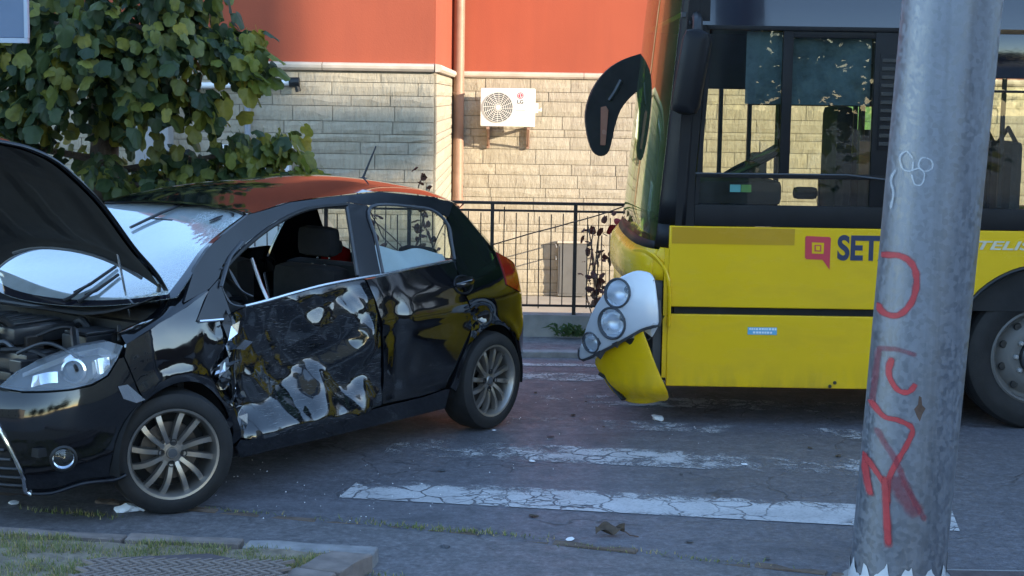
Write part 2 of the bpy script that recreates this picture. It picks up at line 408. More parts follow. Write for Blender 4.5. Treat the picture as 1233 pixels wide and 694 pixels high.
def crazed():
    m = NT('crazed_windscreen'); m.n.remove(m.b); v = m.coord()
    tr = m.node('BsdfTransparent'); tr.inputs[0].default_value = (.16,.20,.23,1)
    gl = m.node('BsdfGlossy'); gl.inputs['Roughness'].default_value = .03; gl.inputs[0].default_value = (.95,.97,1,1)
    cr = m.voro(v, 26, 'DISTANCE_TO_EDGE'); cr2 = m.voro(v, 60, 'DISTANCE_TO_EDGE')
    at = m.node('Attribute'); at.attribute_name = 'broken'
    k = m.math('MAXIMUM', m.ramp(cr, [(.0, 1), (.06, 0)]), m.ramp(cr2, [(0, .8), (.12, 0)]))
    k = m.math('MULTIPLY', k, at.outputs['Fac'], clamp=True)
    bp = m.node('Bump'); bp.inputs['Strength'].default_value = .12; bp.inputs['Distance'].default_value = .01
    hh = m.math('ADD', m.math('MULTIPLY', m.noise(v, 1.2, 2), .10), m.math('MULTIPLY', m.math('MULTIPLY', m.voro(v, 26, 'F1'), at.outputs['Fac']), .5))
    m.link(hh, bp.inputs['Height']); m.link(bp.outputs[0], gl.inputs['Normal'])
    fr = m.node('Fresnel'); fr.inputs['IOR'].default_value = 1.6
    both_sides(m, fr, 1.6)
    f2 = m.math('ADD', fr.outputs[0], .42, clamp=True)
    a = m.node('MixShader'); m.link(f2, a.inputs[0]); m.link(tr.outputs[0], a.inputs[1]); m.link(gl.outputs[0], a.inputs[2])
    df = m.node('BsdfDiffuse'); df.inputs[0].default_value = (.58,.66,.70,1)
    pale_veil = m.math('ADD', m.ramp(m.noise(v, 3, 5, .6), [(.3, .26), (.7, .42)]), m.math('MULTIPLY', k, .55), clamp=True)  # pale diffuse share paints in bright sky reflection; cracks whiten it further
    b = m.node('MixShader'); m.link(pale_veil, b.inputs[0]); m.link(a.outputs[0], b.inputs[1]); m.link(df.outputs[0], b.inputs[2])
    m.link(b.outputs[0], m.out.inputs['Surface']); return m.m
MAT['windscreen'] = crazed()

def leafmat(name, a, b, c, tr=.35):
    m = NT(name); ob = m.node('ObjectInfo'); at = m.node('Attribute'); at.attribute_name = 'tone'
    r = m.math('FRACT', m.math('ADD', m.math('MULTIPLY', ob.outputs['Random'], 1.0), at.outputs['Fac']))
    col = m.ramp(r, [(0, a), (.55, b), (.88, c), (1, (c[0]*1.15, c[1]*1.0, c[2]*.8))])
    col = m.mix(m.ramp(m.noise(m.coord('World'), 25, 4), [(.4, 0), (.8, .45)]), col, tuple(x*.6 for x in a))
    m.set(rough=.45, spec=.4); m.color(col)
    ts = m.node('BsdfTranslucent'); m.link(col, ts.inputs[0])
    mx = m.node('MixShader'); mx.inputs[0].default_value = tr
    m.link(m.b.outputs[0], mx.inputs[1]); m.link(ts.outputs[0], mx.inputs[2]); m.link(mx.outputs[0], m.out.inputs['Surface'])
    return m.m
MAT['leaf'] = leafmat('tree_leaf', (.032,.058,.028), (.062,.096,.034), (.22,.23,.045), .40)
MAT['sunglowleaf'] = leafmat('sunglow_tint_leaf', (.12,.16,.030), (.24,.26,.040), (.34,.31,.05), .5)  # yellow-green paints sun glow into the leaves at the right crown tips
MAT['roseleaf'] = leafmat('red_brown_leaf', (.09,.030,.022), (.13,.045,.03), (.10,.06,.03), .2)
MAT['redleaf'] = leafmat('red_leaf', (.30,.03,.03), (.38,.04,.04), (.22,.03,.03), .2)
MAT['grass'] = leafmat('grass_blade', (.15,.19,.055), (.22,.26,.08), (.42,.34,.17), .35)
MAT['weed'] = leafmat('weed_leaf', (.045,.085,.030), (.06,.11,.035), (.08,.12,.04), .3)

def zinc():
    m = NT('galvanised_steel'); v = m.coord(); m.set(metal=.75, rough=.5)
    sp = m.voro(v, 55, 'F1', 'Color'); bw = m.node('RGBToBW'); m.link(sp, bw.inputs[0])
    big = m.noise(v, 3, 5, .65); st = m.noise(m.coord('Object', (14, 14, .5)), 2, 5)
    c = m.mix(.45, m.ramp(big, [(.3, (.155,.170,.205)), (.7, (.215,.235,.28))]), m.ramp(bw.outputs[0], [(.2, (.13,.145,.175)), (.8, (.265,.285,.33))]))
    c = m.mix(m.ramp(st, [(.52, 0), (.8, .4)]), c, (.085,.09,.105))
    m.color(c); m.rough(m.ramp(bw.outputs[0], [(.2, .42), (.8, .62)])); m.bump(m.noise(v, 40, 4), .15, .003); return m.m
MAT['zinc'] = zinc()
def spray(name, col, op):
    m = NT(name); v = m.coord('World'); m.set(rough=.55); m.color(m.ramp(m.noise(v, 8, 4), [(.3, tuple(x*.8 for x in col)), (.7, col)]))
    at = m.node('Attribute'); at.attribute_name = 'edge'
    a = m.math('SUBTRACT', m.math('MULTIPLY', m.ramp(at.outputs['Fac'], [(0, 0), (.75, 1)]), op), m.math('MULTIPLY', m.noise(v, 34, 5, .7), .55), clamp=True)
    m.link(a, m.b.inputs['Alpha']); return m.m
MAT['sprayred'] = spray('red_spray_paint', (.46,.045,.055), 1.2)
MAT['sprayfaint'] = spray('faint_red_spray', (.30,.05,.075), .72)
MAT['scribble'] = spray('white_scribble', (.62,.66,.72), .75)
# ------------------------------------------------------------------ ground, road, pavements
struct(MB().add([(-400,-400,-.77),(400,-400,-.77),(400,400,-.77),(-400,400,-.77)], [(0,1,2,3)]).build('ground', MAT['ground']))
struct(MB().box(-150, 150, -16, 12.1, -.5, 0).build('road', MAT['road']))
struct(MB().add([(-30,13.15,-.755),(40,13.15,-.755),(40,22.4,-.755),(-30,22.4,-.755)], [(0,1,2,3)]).build('courtyard', MAT['court']))
struct(MB().box(-60, 60, 12.26, 12.97, -.5, .032).build('far_sidewalk', MAT['walk']))
EDGE = [(-60,21.0),(-6,8.5),(-1.877,7.527),(-.277,7.127),(1.379,6.545),(3.2,5.75),(60,-9)]
vs = [(x, y-.06, .006) for x, y in EDGE] + [(x, -16, .006) for x, y in EDGE]; n = len(EDGE)
struct(MB().add(vs, [(i, i+1, n+i+1, n+i) for i in range(n-1)]).build('near_sidewalk', MAT['walk']))

def stone_mesh(name, mat, lx, ly, lz, seed, rough=.012):
    rnd = random.Random(seed); bm = bmesh.new(); bmesh.ops.create_cube(bm, size=1)
    bmesh.ops.subdivide_edges(bm, edges=[e for e in bm.edges if abs((e.verts[0].co-e.verts[1].co).x) > .5], cuts=3)
    for v in bm.verts:
        v.co = Vector((v.co.x*lx + rnd.uniform(-1,1)*rough, v.co.y*ly + rnd.uniform(-1,1)*rough, v.co.z*lz + rnd.uniform(-1,.6)*rough*.7))
    bmesh.ops.bevel(bm, geom=[e for e in bm.edges if e.is_boundary or e.calc_face_angle(0) > .8], offset=.006, segments=1, affect='EDGES')
    me = bpy.data.meshes.new(name); bm.to_mesh(me); bm.free(); me.materials.append(mat); return me
def lay(name, meshes, parent, p0, p1, z, gap=.008, jit=.006, widths=None):
    """stones of unit meshes (length along x) laid end to end from p0 to p1"""
    p0, p1 = Vector((*p0, z)), Vector((*p1, z)); L = (p1-p0).length; d = (p1-p0).normalized(); ang = math.atan2(d.y, d.x); t = 0
    while t < L - .12:
        me = random.choice(meshes); l = min(me['len'], L-t)
        o = bpy.data.objects.new(name, me); COL.objects.link(o); o.parent = parent
        o.location = p0 + d*(t+l/2) + Vector((random.uniform(-jit,jit)*.5, random.uniform(-jit,jit), random.uniform(-jit,jit)))
        o.rotation_euler = (random.uniform(-.02,.02), random.uniform(-.012,.012), ang + random.uniform(-.015,.015))
        o.scale.x = (l-gap)/me['len']; t += l
def mset(name, mat, lens, ly, lz, rough):
    out = []
    for i, l in enumerate(lens):
        me = stone_mesh(name, mat, l, ly, lz, i*13+3, rough); me['len'] = l; out.append(me)
    return out
# far kerb, near edging row, raised bed kerb
fk = struct(thing('far_kerb', None, None))
lay('kerb_stone', mset('kerb_stone', MAT['kerbgrey'], (.95,1.0,.9), .15, .5, .004), fk, (-8,12.18), (14,12.18), -.214)
ne = struct(thing('edging_kerb', None, None))
em = mset('edging_stone', MAT['edging'], (.42,.5,.36,.58), .060, .12, .009)
for a, b in ((EDGE[1],EDGE[2]),(EDGE[2],EDGE[3]),(EDGE[3],EDGE[4]),(EDGE[4],EDGE[5])):
    lay('edging_stone', em, ne, a, b, -.052, .02, .010)
bk = struct(thing('bed_kerb', None, None))
lay('kerb_stone', mset('kerb_stone', MAT['kerb'], (.62,.7,.55), .085, .3, .006), bk, (-3.6,6.985), (-1.15,6.665), -.082, .012)
lay('kerb_stone', mset('kerb_stone', MAT['kerbgrey'], (.57,.6), .11, .3, .006), bk, (-1.14,6.650), (-.56,6.575), -.074, .012)
lay('kerb_stone', mset('kerb_stone', MAT['kerb'], (.30,.27,.33), .19, .3, .007), bk, (-.66,6.50), (-1.62,4.1), -.062, .014)
def bedz(x, y): return .066 + .018*noise.noise((x*2.1, y*2.1, 4)) + .012*noise.noise((x*9, y*9, 1))
struct(MB().grid(lambda u, v: (-4 + u*3.38 - (1-v)*.7*u, 4.3+v*(2.22 + .35*(1-u)), bedz(-4+u*3.3, 4.3+v*2.3)), 60, 40).build('bed_soil', MAT['soil'], smooth=True))

# grass tufts in the bed (nobody could count them)
gb = MB(); tone = []
rnd = random.Random(3)
def blade(mb, x, y, z, h, w, lean, az, tone_list, t):
    dx, dy = math.cos(az), math.sin(az); px, py = -dy*w, dx*w
    mb.add([(x-px,y-py,z),(x+px,y+py,z),(x+px*.6+dx*lean*.4,y+py*.6+dy*lean*.4,z+h*.6),(x-px*.6+dx*lean*.4,y-py*.6+dy*lean*.4,z+h*.6),(x+dx*lean,y+dy*lean,z+h)], [(0,1,2,3),(3,2,4)])
    tone_list += [t]*5
for i in range(26000):
    x = rnd.uniform(-2.75, -.7); y = rnd.uniform(5.9, 6.84)
    if y > 6.985 - .1306*(x+3.6) - .062 or x > -.74 - (6.55-y)*.41: continue
    k = noise.noise((x*2.6, y*3.4, 7)) + .45*noise.noise((x*8, y*9, 2))
    green = smoothstep(-1.0, -1.7, x)*.0 + k + .25*smoothstep(-2.0, -1.2, x) + .1
    if rnd.random() > smoothstep(-.25, .3, green): continue
    h = rnd.uniform(.010, .030)*(1+.6*max(0, k))
    blade(gb, x, y, bedz(x, y)-.004, h, rnd.uniform(.0012,.0026), rnd.uniform(.004,.03), rnd.uniform(0,6.28), tone, rnd.random()*.75 + (.2 if rnd.random() < .18 else 0))
def with_attr(o, name, vals):
    a = o.data.attributes.new(name, 'FLOAT', 'POINT'); a.data.foreach_set('value', vals); return o
go = with_attr(gb.build('grass', MAT['grass'], fix=False), 'tone', tone)
tag(go, 'short patchy green and dry grass growing in the raised bed', None, None, 'stuff')
# weeds in the seams between edging and pavement
wb = MB(); tone = []
for (cx, cy, n_, sp, hh) in ((-.45,7.17,160,.22,.03),(-.1,7.085,110,.2,.025),(.55,6.83,90,.25,.02),(.9,6.70,60,.2,.018),(-2.05,7.3,140,.16,.035),(-1.3,7.4,70,.3,.02),(-.52,6.42,50,.08,.02)):
    for i in range(n_):
        a = rnd.gauss(0, .5); x = cx + a*sp*1.6; y = cy - a*sp*1.6*.27 + rnd.gauss(0, .018)
        blade(wb, x, y, .004, rnd.uniform(.3,1)*hh, rnd.uniform(.002,.004), rnd.uniform(.005,.03), rnd.uniform(0,6.28), tone, rnd.random())
tag(with_attr(wb.build('weeds', MAT['grass'], fix=False), 'tone', tone), 'small weeds growing along the seam of the edging stones', None, None, 'stuff')

# zebra stripes: thin sheets above the asphalt, worn by the 'wear' attribute
def stripe(name, a0, a1, b0, b1, wear, z=.004):
    nu, nv = 60, 8; vs = []; wr = []
    for i in range(nu+1):
        u = i/nu
        for j in range(nv+1):
            v = j/nv
            p = [a0[k]*(1-u)*(1-v)+a1[k]*u*(1-v)+b0[k]*(1-u)*v+b1[k]*u*v for k in (0,1)]
            vs.append((p[0], p[1], z)); wr.append(wear(u, v))
    fs = [(i*(nv+1)+j, (i+1)*(nv+1)+j, (i+1)*(nv+1)+j+1, i*(nv+1)+j+1) for i in range(nu) for j in range(nv)]
    o = with_attr(MB().add(vs, fs).build(name, MAT['paint'], fix=False), 'wear', wr); return struct(o)
stripe('zebra_stripe', (-.85,7.70), (2.13,7.255), (-.78,8.09), (2.20,7.66), lambda u, v: .365 + .20*smoothstep(.45,1,v)*(1-.75*smoothstep(.7,1,u)) - .06*(1-v) + .10*smoothstep(.25,.0,u)*v)
stripe('zebra_stripe', (-.72,8.68), (2.35,8.27), (-.66,9.10), (2.42,8.67), lambda u, v: .505 + .06*math.sin(u*9+1) + .14*abs(v-.4))
stripe('zebra_stripe', (-.05,9.55), (2.5,9.22), (.0,9.80), (2.5,9.50), lambda u, v: .585 + .05*math.sin(u*12))
stripe('zebra_stripe', (-.6,10.33), (2.5,10.05), (-.5,10.62), (2.5,10.4), lambda u, v: .56 + .05*math.sin(u*8))
stripe('zebra_stripe', (-.6,11.15), (2.5,10.95), (-.5,11.45), (2.5,11.3), lambda u, v: .55 + .05*math.sin(u*7+2))

stripe('edge_line', (-6,11.70), (12,11.70), (-6,11.82), (12,11.82), lambda u, v: .50)
# ------------------------------------------------------------------ building with split-stone base and red plaster above
bld = thing('building', 'red plastered building on a split stone base with brown downpipe', 'building', (0, 19.0, 0))
WR, WL = 22.0, 17.5                       # wall planes of the set-back and the projecting part
MB().box(-.885, 26, WR, WR+.35, -.76, 2.30).box(-24, -.885, WL, WL+.35, -.76, 2.30).box(-1.235, -.885, WL+.352, WR+.35, -.76, 2.30).build('base_wall', MAT['mortar'], bld)
MB().box(-.90, 26, WR-.002, WR+.36, 2.303, 7.0).box(-24, -.90, WL-.012, WL+.36, 2.303, 7.0).box(-1.24, -.878, WL-.010, WR-.004, 2.303, 7.0).build('plaster_wall', MAT['plaster'], bld)
bm_variants = []
for k in range(10):
    rnd = random.Random(40+k); bm = bmesh.new(); vs = []
    nx, nz = 4, 3
    G = [[bm.verts.new((-.5+i/nx, -(.42+.5*rnd.random()) if 0 < i < nx and 0 < j < nz else -.30, -.5+j/nz)) for j in range(nz+1)] for i in range(nx+1)]
    for i in range(nx):
        for j in range(nz): bm.faces.new((G[i][j], G[i+1][j], G[i+1][j+1], G[i][j+1]))
    B = {}
    ring = [G[i][0] for i in range(nx+1)] + [G[nx][j] for j in range(1, nz+1)] + [G[i][nz] for i in range(nx-1, -1, -1)] + [G[0][j] for j in range(nz-1, 0, -1)]
    back = [bm.verts.new((v.co.x, .3, v.co.z)) for v in ring]
    for i in range(len(ring)):
        q = (i+1) % len(ring); bm.faces.new((ring[q], ring[i], back[i], back[q]))
    bmesh.ops.recalc_face_normals(bm, faces=bm.faces[:])
    me = bpy.data.meshes.new('stone_block'); bm.to_mesh(me); bm.free(); me.materials.append(MAT['stone']); bm_variants.append(me)
nblocks = 0; extra = MB()
def courses(z0, z1, hs, rnd):
    z = z1; out = []; i = 0
    while z > z0 + .05:
        h = hs[i % len(hs)]*rnd.uniform(.97,1.03); h = min(h, z-z0); out.append((z-h, z)); z -= h; i += 1
    return out
def block(cx, cy, cz, w, h, rot, asobj, j=.010):
    global nblocks
    me = rnd.choice(bm_variants)
    if asobj and nblocks < 298:
        o = bpy.data.objects.new('stone_block', me); COL.objects.link(o); o.parent = bld; nblocks += 1
        o.location = Vector((cx, cy, cz)) - bld.location; o.rotation_euler = (0, 0, rot); o.scale = (w-.008, .026, h-.007)
    else:
        mt = Matrix.Translation((cx, cy, cz)) @ Matrix.Rotation(rot, 4, 'Z') @ Matrix.Diagonal((w-.008, .026, h-.007, 1))
        extra.add([mt @ v.co for v in me.vertices], [tuple(p.vertices) for p in me.polygons])
rnd = random.Random(11)
def lay_wall(x0, x1, y, z0, z1, hs, ws, visible):
    for (a, b) in courses(z0, z1, hs, rnd):
        x = x0 - rnd.uniform(0, ws[1]*.8)
        while x < x1:
            w = rnd.uniform(*ws); xa, xb = max(x, x0), min(x+w, x1); x += w
            if xb - xa < .03: continue
            block((xa+xb)/2, y - rnd.uniform(.006,.016), (a+b)/2, xb-xa, b-a, 0, visible((xa+xb)/2, (a+b)/2))
lay_wall(-.87, 26, WR, -.755, 2.262, (.18,.13,.20,.18,.105,.17,.21,.15), (.38,.78), lambda x, z: x < 1.65)
lay_wall(-13, -.885, WL, .2, 2.245, (.10,.14,.115,.165,.14,.09,.13,.165,.14), (.42,1.0), lambda x, z: x > -5.9 and z > .85)
for (a, b) in courses(-.2, 2.245, (.10,.14,.115,.165,.14,.09,.13,.165,.14), rnd):
    y = WL + .01
    for k in range(2):
        w = (WR-WL-.05)/2; block(-.885 + .012, y+w/2, (a+b)/2, w, b-a, R(90), True); y += w
ex = extra.build('stone_block_course', MAT['stone'], bld); ex['kind'] = 'stuff'
# cornice in separate lengths
def cornice(x0, y0, x1, y1, nrm, n):
    for i in range(n):
        a, b = i/n, (i+1)/n
        pa, pb = Vector((x0+(x1-x0)*a, y0+(y1-y0)*a, 0)), Vector((x0+(x1-x0)*b, y0+(y1-y0)*b, 0)); d = (pb-pa).normalized()*.004
        nv = Vector((*nrm, 0)); prof = [(.0,2.265),(.045,2.27),(.07,2.295),(.075,2.325),(.06,2.345),(.0,2.356)]
        vs = [tuple(p + nv*o + Vector((0,0,z))) for p in (pa+d, pb-d) for o, z in prof]; m = len(prof)
        MB().add(vs, [(k, (k+1)%m, m+(k+1)%m, m+k) for k in range(m)] + [tuple(range(m)), tuple(range(m, 2*m))[::-1]]).build('cornice_stone', MAT['cornice'], bld)
cornice(-.81, WR-.003, 15, WR-.003, (0,-1), 9)
cornice(-9.5, WL-.013, -.885, WL-.013, (0,-1), 7)
cornice(-.877, WL-.08, -.877, WR-.08, (1,0), 3)
pp = MB().tube([(-.775,WR-.13,z) for z in (-.75,.4,.405,2.2,2.205,4.0,4.005,6.95)], .075, 16)
dp = pp.build('downpipe', MAT['pipe'], bld, smooth=True)
for z in (.6, 2.05, 3.6):
    MB().lathe([(.085,-.02),(.085,.02),(.07,.02)], (-.775,WR-.13,z), (0,0,1), 16).box(-.80,-.75,WR-.06,WR,z-.015,z+.015).build('pipe_clamp', MAT['pipe'], dp, smooth=True)
MB().box(-4.12, -3.76, WL-.30, WL-.011, -.75, 2.24, .01).build('pilaster', MAT['greymetal'], bld)
MB().tube([(-2.93,WL-.09,z) for z in (.3,1.35,1.36,2.06)], .034, 10).tube([(-2.93,WL-.09,1.30),(-2.93,WL-.09,1.42)], .042, 10).build('downpipe', MAT['greypipe'], bld, smooth=True)
MB().tube([(-4.6,WL-.10,2.075),(-3.4,WL-.10,2.082),(-2.75,WL-.10,2.105),(-2.46,WL-.10,2.13)], .034, 10).build('gutter_pipe', MAT['whiteplastic'], bld, smooth=True)
MB().tube([(-2.47,WL-.10,2.13),(-2.36,WL-.10,2.135)], .055, 10).tube([(-2.40,WL-.10,2.14),(-2.37,WL-.1,2.03)], .03, 8).build('pipe_end', MAT['black'], bld, smooth=True)
cb = thing('electrical_cabinet', 'pale blue grey cabinet standing against the shaded stone wall behind the branches', 'cabinet', (-2.83,17.3,0))
MB().box(-3.22,-2.45,17.22,17.45,-.7,1.40,.008).build('cabinet_body', MAT['silver'], cb)
MB().box(-3.24,-2.43,17.20,17.455,1.405,1.44,.006).build('cabinet_roof', MAT['whiteplastic'], cb)
MB().box(-3.17,-2.50,17.208,17.219,-.5,1.36).build('cabinet_door', MAT['silver'], cb)

# grey board with two projecting bars, low on the sunlit wall
gc = thing('meter_cabinet', 'flat grey cabinet low on the sunlit stone wall behind the railing', 'cabinet', (.84,21.9,-.75))
MB().box(.635,1.04,21.86,21.955,-.74,.0,.006).build('cabinet_body', MAT['greycab'], gc)
MB().box(.66,1.015,21.852,21.859,-.70,-.04).build('cabinet_door', MAT['greycab'], gc)
MB().box(.62,1.055,21.84,21.957,.003,.03,.004).build('cabinet_lid', MAT['cornice'], gc)
for z in (-.02, -.19):
    MB().tube([(.60,21.97,z),(.60,21.52,z)], .009, 8).build('bar', MAT['greymetal'], gc, smooth=True)

# ------------------------------------------------------------------ air conditioner on the wall
ac = thing('air_conditioner', 'cream air conditioner unit with round fan grille bracketed to the sunlit wall', 'air conditioner', (-.09,21.7,1.61))
Y0, Y1 = 21.42, 21.74
MB().box(-.464,.275,Y0,Y1,1.612,2.126,.018).build('casing', MAT['cream'], ac, smooth=True)
fc = (-.225, Y0, 1.868)
fan = MB().lathe([(.0,-.006),(.205,-.006),(.205,.004),(.0,.004)], (fc[0],Y0-.001,fc[2]), (0,-1,0), 36).build('fan_housing', MAT['greyplastic'], ac, smooth=True)
g = MB()
for r_ in (.05,.075,.10,.125,.15,.175,.198):
    g.lathe([(r_-.003,.0),(r_+.003,.0),(r_+.003,.006),(r_-.003,.006)], (fc[0],Y0-.012,fc[2]), (0,-1,0), 32, True)
for k in range(16):
    a = k*math.pi/8; g.tube([(fc[0]+.03*math.cos(a),Y0-.019,fc[2]+.03*math.sin(a)),(fc[0]+.20*math.cos(a+.35),Y0-.017,fc[2]+.20*math.sin(a+.35))], .0028, 5)
g.lathe([(.0,.012),(.032,.012),(.034,.0)], (fc[0],Y0-.012,fc[2]), (0,-1,0), 20)
g.build('fan_grille', MAT['cream'], fan)
def blob(mb, c, r, y, n=28, ring=None):
    return mb.lathe([(0 if ring is None else ring, 0),(r,0),(r,.002),(0 if ring is None else ring,.002)], (c[0],y,c[1]), (0,-1,0), n, ring is not None)
lg = blob(MB(), (.075,2.03), .045, Y0-.001).build('brand_roundel', MAT['redlogo'], ac)
t_ = MB(); t_.box(.072,.080,Y0-.0056,Y0-.0031,2.012,2.052).box(.072,.092,Y0-.0058,Y0-.0033,2.010,2.017); blob(t_, (.052,2.045), .006, Y0-.0035)
t_.lathe([(.030,0),(.035,0),(.035,.002),(.030,.002)], (.075,Y0-.0035,2.03), (0,-1,0), 24, True)
t_.build('roundel_face', MAT['white'], lg)
def text_obj(body, size, name, mat, parent, loc, extr=.002, off=0.0, bold=True, wscale=1.0, shear=0.0):
    cu = bpy.data.curves.new(name, 'FONT'); cu.body = body; cu.size = size; cu.extrude = extr; cu.offset = off; cu.align_x = 'CENTER'; cu.align_y = 'CENTER'; cu.shear = shear
    tmp = bpy.data.objects.new('t', cu); COL.objects.link(tmp)
    bpy.context.view_layer.update()
    me = bpy.data.meshes.new_from_object(tmp.evaluated_get(bpy.context.evaluated_depsgraph_get())); bpy.data.objects.remove(tmp)
    mt = Matrix.Rotation(R(90), 4, 'X') @ Matrix.Diagonal((wscale,1,1,1)); me.transform(mt)
    o = bpy.data.objects.new(name, me); me.materials.append(mat); COL.objects.link(o); o.parent = parent
    off_ = Vector((0,0,0)); q = parent
    while q is not None: off_ += q.location; q = q.parent
    o.location = Vector(loc) - off_; return o
text_obj('LG', .072, 'brand_lettering', MAT['greyplastic'], ac, (.075,Y0-.003,1.945), .001, .002)
MB().box(-.0,.15,Y0-.003,Y0-.0005,1.83,1.836).build('badge_line', MAT['greyplastic'], ac)
MB().box(.277,.315,Y0+.06,Y0+.20,1.80,1.93,.008).build('valve_cover', MAT['cream'], ac)
for x in (-.36, .19):
    MB().box(x-.02,x+.02,21.38,21.96,1.575,1.608).box(x-.02,x+.02,21.92,21.965,1.30,1.574).tube([(x,21.56,1.585),(x,21.94,1.33)], .014, 6).build('bracket', MAT['pipe'], ac)
    MB().box(x-.035,x+.035,Y0+.02,Y1-.02,1.590+.0195,1.6115).build('rubber_foot', MAT['black'], ac)
MB().tube([(.29,21.7,1.84),(.36,21.72,1.83),(.36,21.94,1.86)], .012, 6).build('hose', MAT['cream'], ac, smooth=True)

# ------------------------------------------------------------------ low wall and iron railing on it
lw = thing('low_wall', 'low weathered concrete wall carrying the iron railing along the far pavement', 'wall', (0,13.07,0))
MB().grid(lambda u, v: (-14+30*u, 12.955 + .012*noise.noise((u*60, v*3, 1)), -.3+.515*v + (.012*noise.noise((u*50, 9, 3)) if v > .99 else 0)), 200, 4).build('wall_face', MAT['concrete'], lw, smooth=True)
MB().box(-14, 16, 12.968, 13.19, -.76, .207).build('wall_core', MAT['concrete'], lw)
rl = thing('railing', 'black iron railing with thin upright bars on the low wall', 'railing', (0,13.07,.2))
YR = 13.07
MB().box(-13.5, 12, YR-.022, YR+.022, 1.122, 1.146, .004).build('top_rail', MAT['iron'], rl)
MB().box(-13.5, 12, YR-.010, YR+.010, 1.062, 1.080).build('mid_rail', MAT['iron'], rl)
MB().box(-13.5, 12, YR-.010, YR+.010, .272, .290).build('bottom_rail', MAT['iron'], rl)
post_me = bar_me = None
for i in range(-11, 7):
    x = -.172 + .69*i
    if post_me is None:
        p_ = MB().box(x-.015,x+.015,YR-.0215,YR+.0215,.20,1.121).build('post', MAT['iron'], rl); post_me = p_; px0 = x
    else:
        q = post_me.copy(); COL.objects.link(q); q.parent = rl; q.location.x += x-px0
    for k in range(1, 7):
        bx = x + .69*k/7 + random.uniform(-.006,.006)
        if bar_me is None:
            bar_me = MB().box(bx-.0045,bx+.0045,YR-.0045,YR+.0045,.291,1.061).build('bar', MAT['iron'], rl); bx0 = bx
        else:
            q = bar_me.copy(); COL.objects.link(q); q.parent = rl; q.location.x += bx-bx0; q.rotation_euler.y = random.uniform(-.006,.006)
# ------------------------------------------------------------------ black hatchback, bonnet up, near side crushed
PLAN=[(.815,0),(.80,.25),(.745,.45),(.63,.62),(.45,.735),(.25,.80),(0,.832),(-.5,.845),(-1.3,.8475),(-2.0,.845),(-2.45,.828),(-2.75,.795),(-2.97,.725),(-3.10,.53),(-3.15,.27),(-3.16,0)]
def cr(p0,p1,p2,p3,t):
    return .5*((2*p1)+(-p0+p2)*t+(2*p0-5*p1+4*p2-p3)*t*t+(-p0+3*p1-3*p2+p3)*t**3)
TAB=[]
def _build():
    P=[(PLAN[1][0],-PLAN[1][1])]+PLAN+[(PLAN[-2][0],-PLAN[-2][1])]
    s=0;last=None
    for i in range(1,len(P)-2):
        for k in range(24):
            t=k/24
            q=(cr(P[i-1][0],P[i][0],P[i+1][0],P[i+2][0],t),cr(P[i-1][1],P[i][1],P[i+1][1],P[i+2][1],t))
            if last: s+=math.dist(q,last)
            TAB.append((s,q[0],q[1]));last=q
    s+=math.dist(last,PLAN[-1]);TAB.append((s,*PLAN[-1]))
_build()
SS=[a[0] for a in TAB]; XN=[-a[1] for a in TAB]
def plan(s):
    s=max(0,min(SS[-1],s)); i=max(1,min(len(SS)-1,bisect.bisect(SS,s)))
    a,b=TAB[i-1],TAB[i]; t=(s-a[0])/(b[0]-a[0])
    x=a[1]+(b[1]-a[1])*t;y=a[2]+(b[2]-a[2])*t
    dx,dy=b[1]-a[1],b[2]-a[2];l=math.hypot(dx,dy)
    return x,y,-dy/l*-1,dx/l*-1   # outward normal
def s_of_x(x):
    i=max(1,min(len(XN)-1,bisect.bisect(XN,-x))); a,b=TAB[i-1],TAB[i]
    t=(a[1]-x)/(a[1]-b[1]) if a[1]!=b[1] else 0
    return a[0]+(b[0]-a[0])*t
def lerp(tab,v):
    if v<=tab[0][0]: return tab[0][1]
    for a,b in zip(tab,tab[1:]):
        if v<=b[0]: 
            t=(v-a[0])/(b[0]-a[0]); return a[1]+(b[1]-a[1])*t
    return tab[-1][1]
def sm(tab,v,h=.03): return (lerp(tab,v-h)+2*lerp(tab,v)+lerp(tab,v+h))/4
BASE=[(.15,.09),(.24,.05),(.32,.015),(.45,.012),(.62,.0),(.78,.006),(.90,.03),(.97,.06),(1.42,.265),(1.5,.33)]
FRNT=[(.15,.12),(.22,.06),(.30,.02),(.45,0),(.58,.01),(.68,.05),(.78,.13),(.9,.25)]
REAR=[(.15,.10),(.25,.04),(.40,0),(.60,.0),(.75,.03),(.95,.07),(1.05,.12),(1.40,.38),(1.5,.5)]
def inset(s,z):
    x,y,nx,ny=plan(s)
    a=sm(BASE,z)
    wf=max(0,min(1,(nx-.15)/.7)); wr=max(0,min(1,(-nx-.05)/.8))
    return a*(1-wf-wr)+sm(FRNT,z)*wf+sm(REAR,z)*wr
def CP(s, z, d=0.0):
    x, y, nx, ny = plan(s); q = inset(s, z) - d
    return (x - nx*q, y - ny*q, z)
car = thing('hatchback_car', 'black hatchback with raised bonnet, crushed driver door and cracked windscreen', 'car', (-2.23654, 7.83867, 0), 4.092856)
CAR = dict(local=True)
def in_poly(p, poly):
    x, y = p; c = False; n = len(poly); j = n-1
    for i in range(n):
        xi, yi = poly[i]; xj, yj = poly[j]
        if (yi > y) != (yj > y) and x < (xj-xi)*(y-yi)/(yj-yi)+xi: c = not c
        j = i
    return c
def seg_d(p, a, b):
    ax, ay = a; bx, by = b; dx, dy = bx-ax, by-ay; l = dx*dx+dy*dy
    t = 0 if l == 0 else max(0, min(1, ((p[0]-ax)*dx+(p[1]-ay)*dy)/l))
    return math.hypot(p[0]-ax-t*dx, p[1]-ay-t*dy)
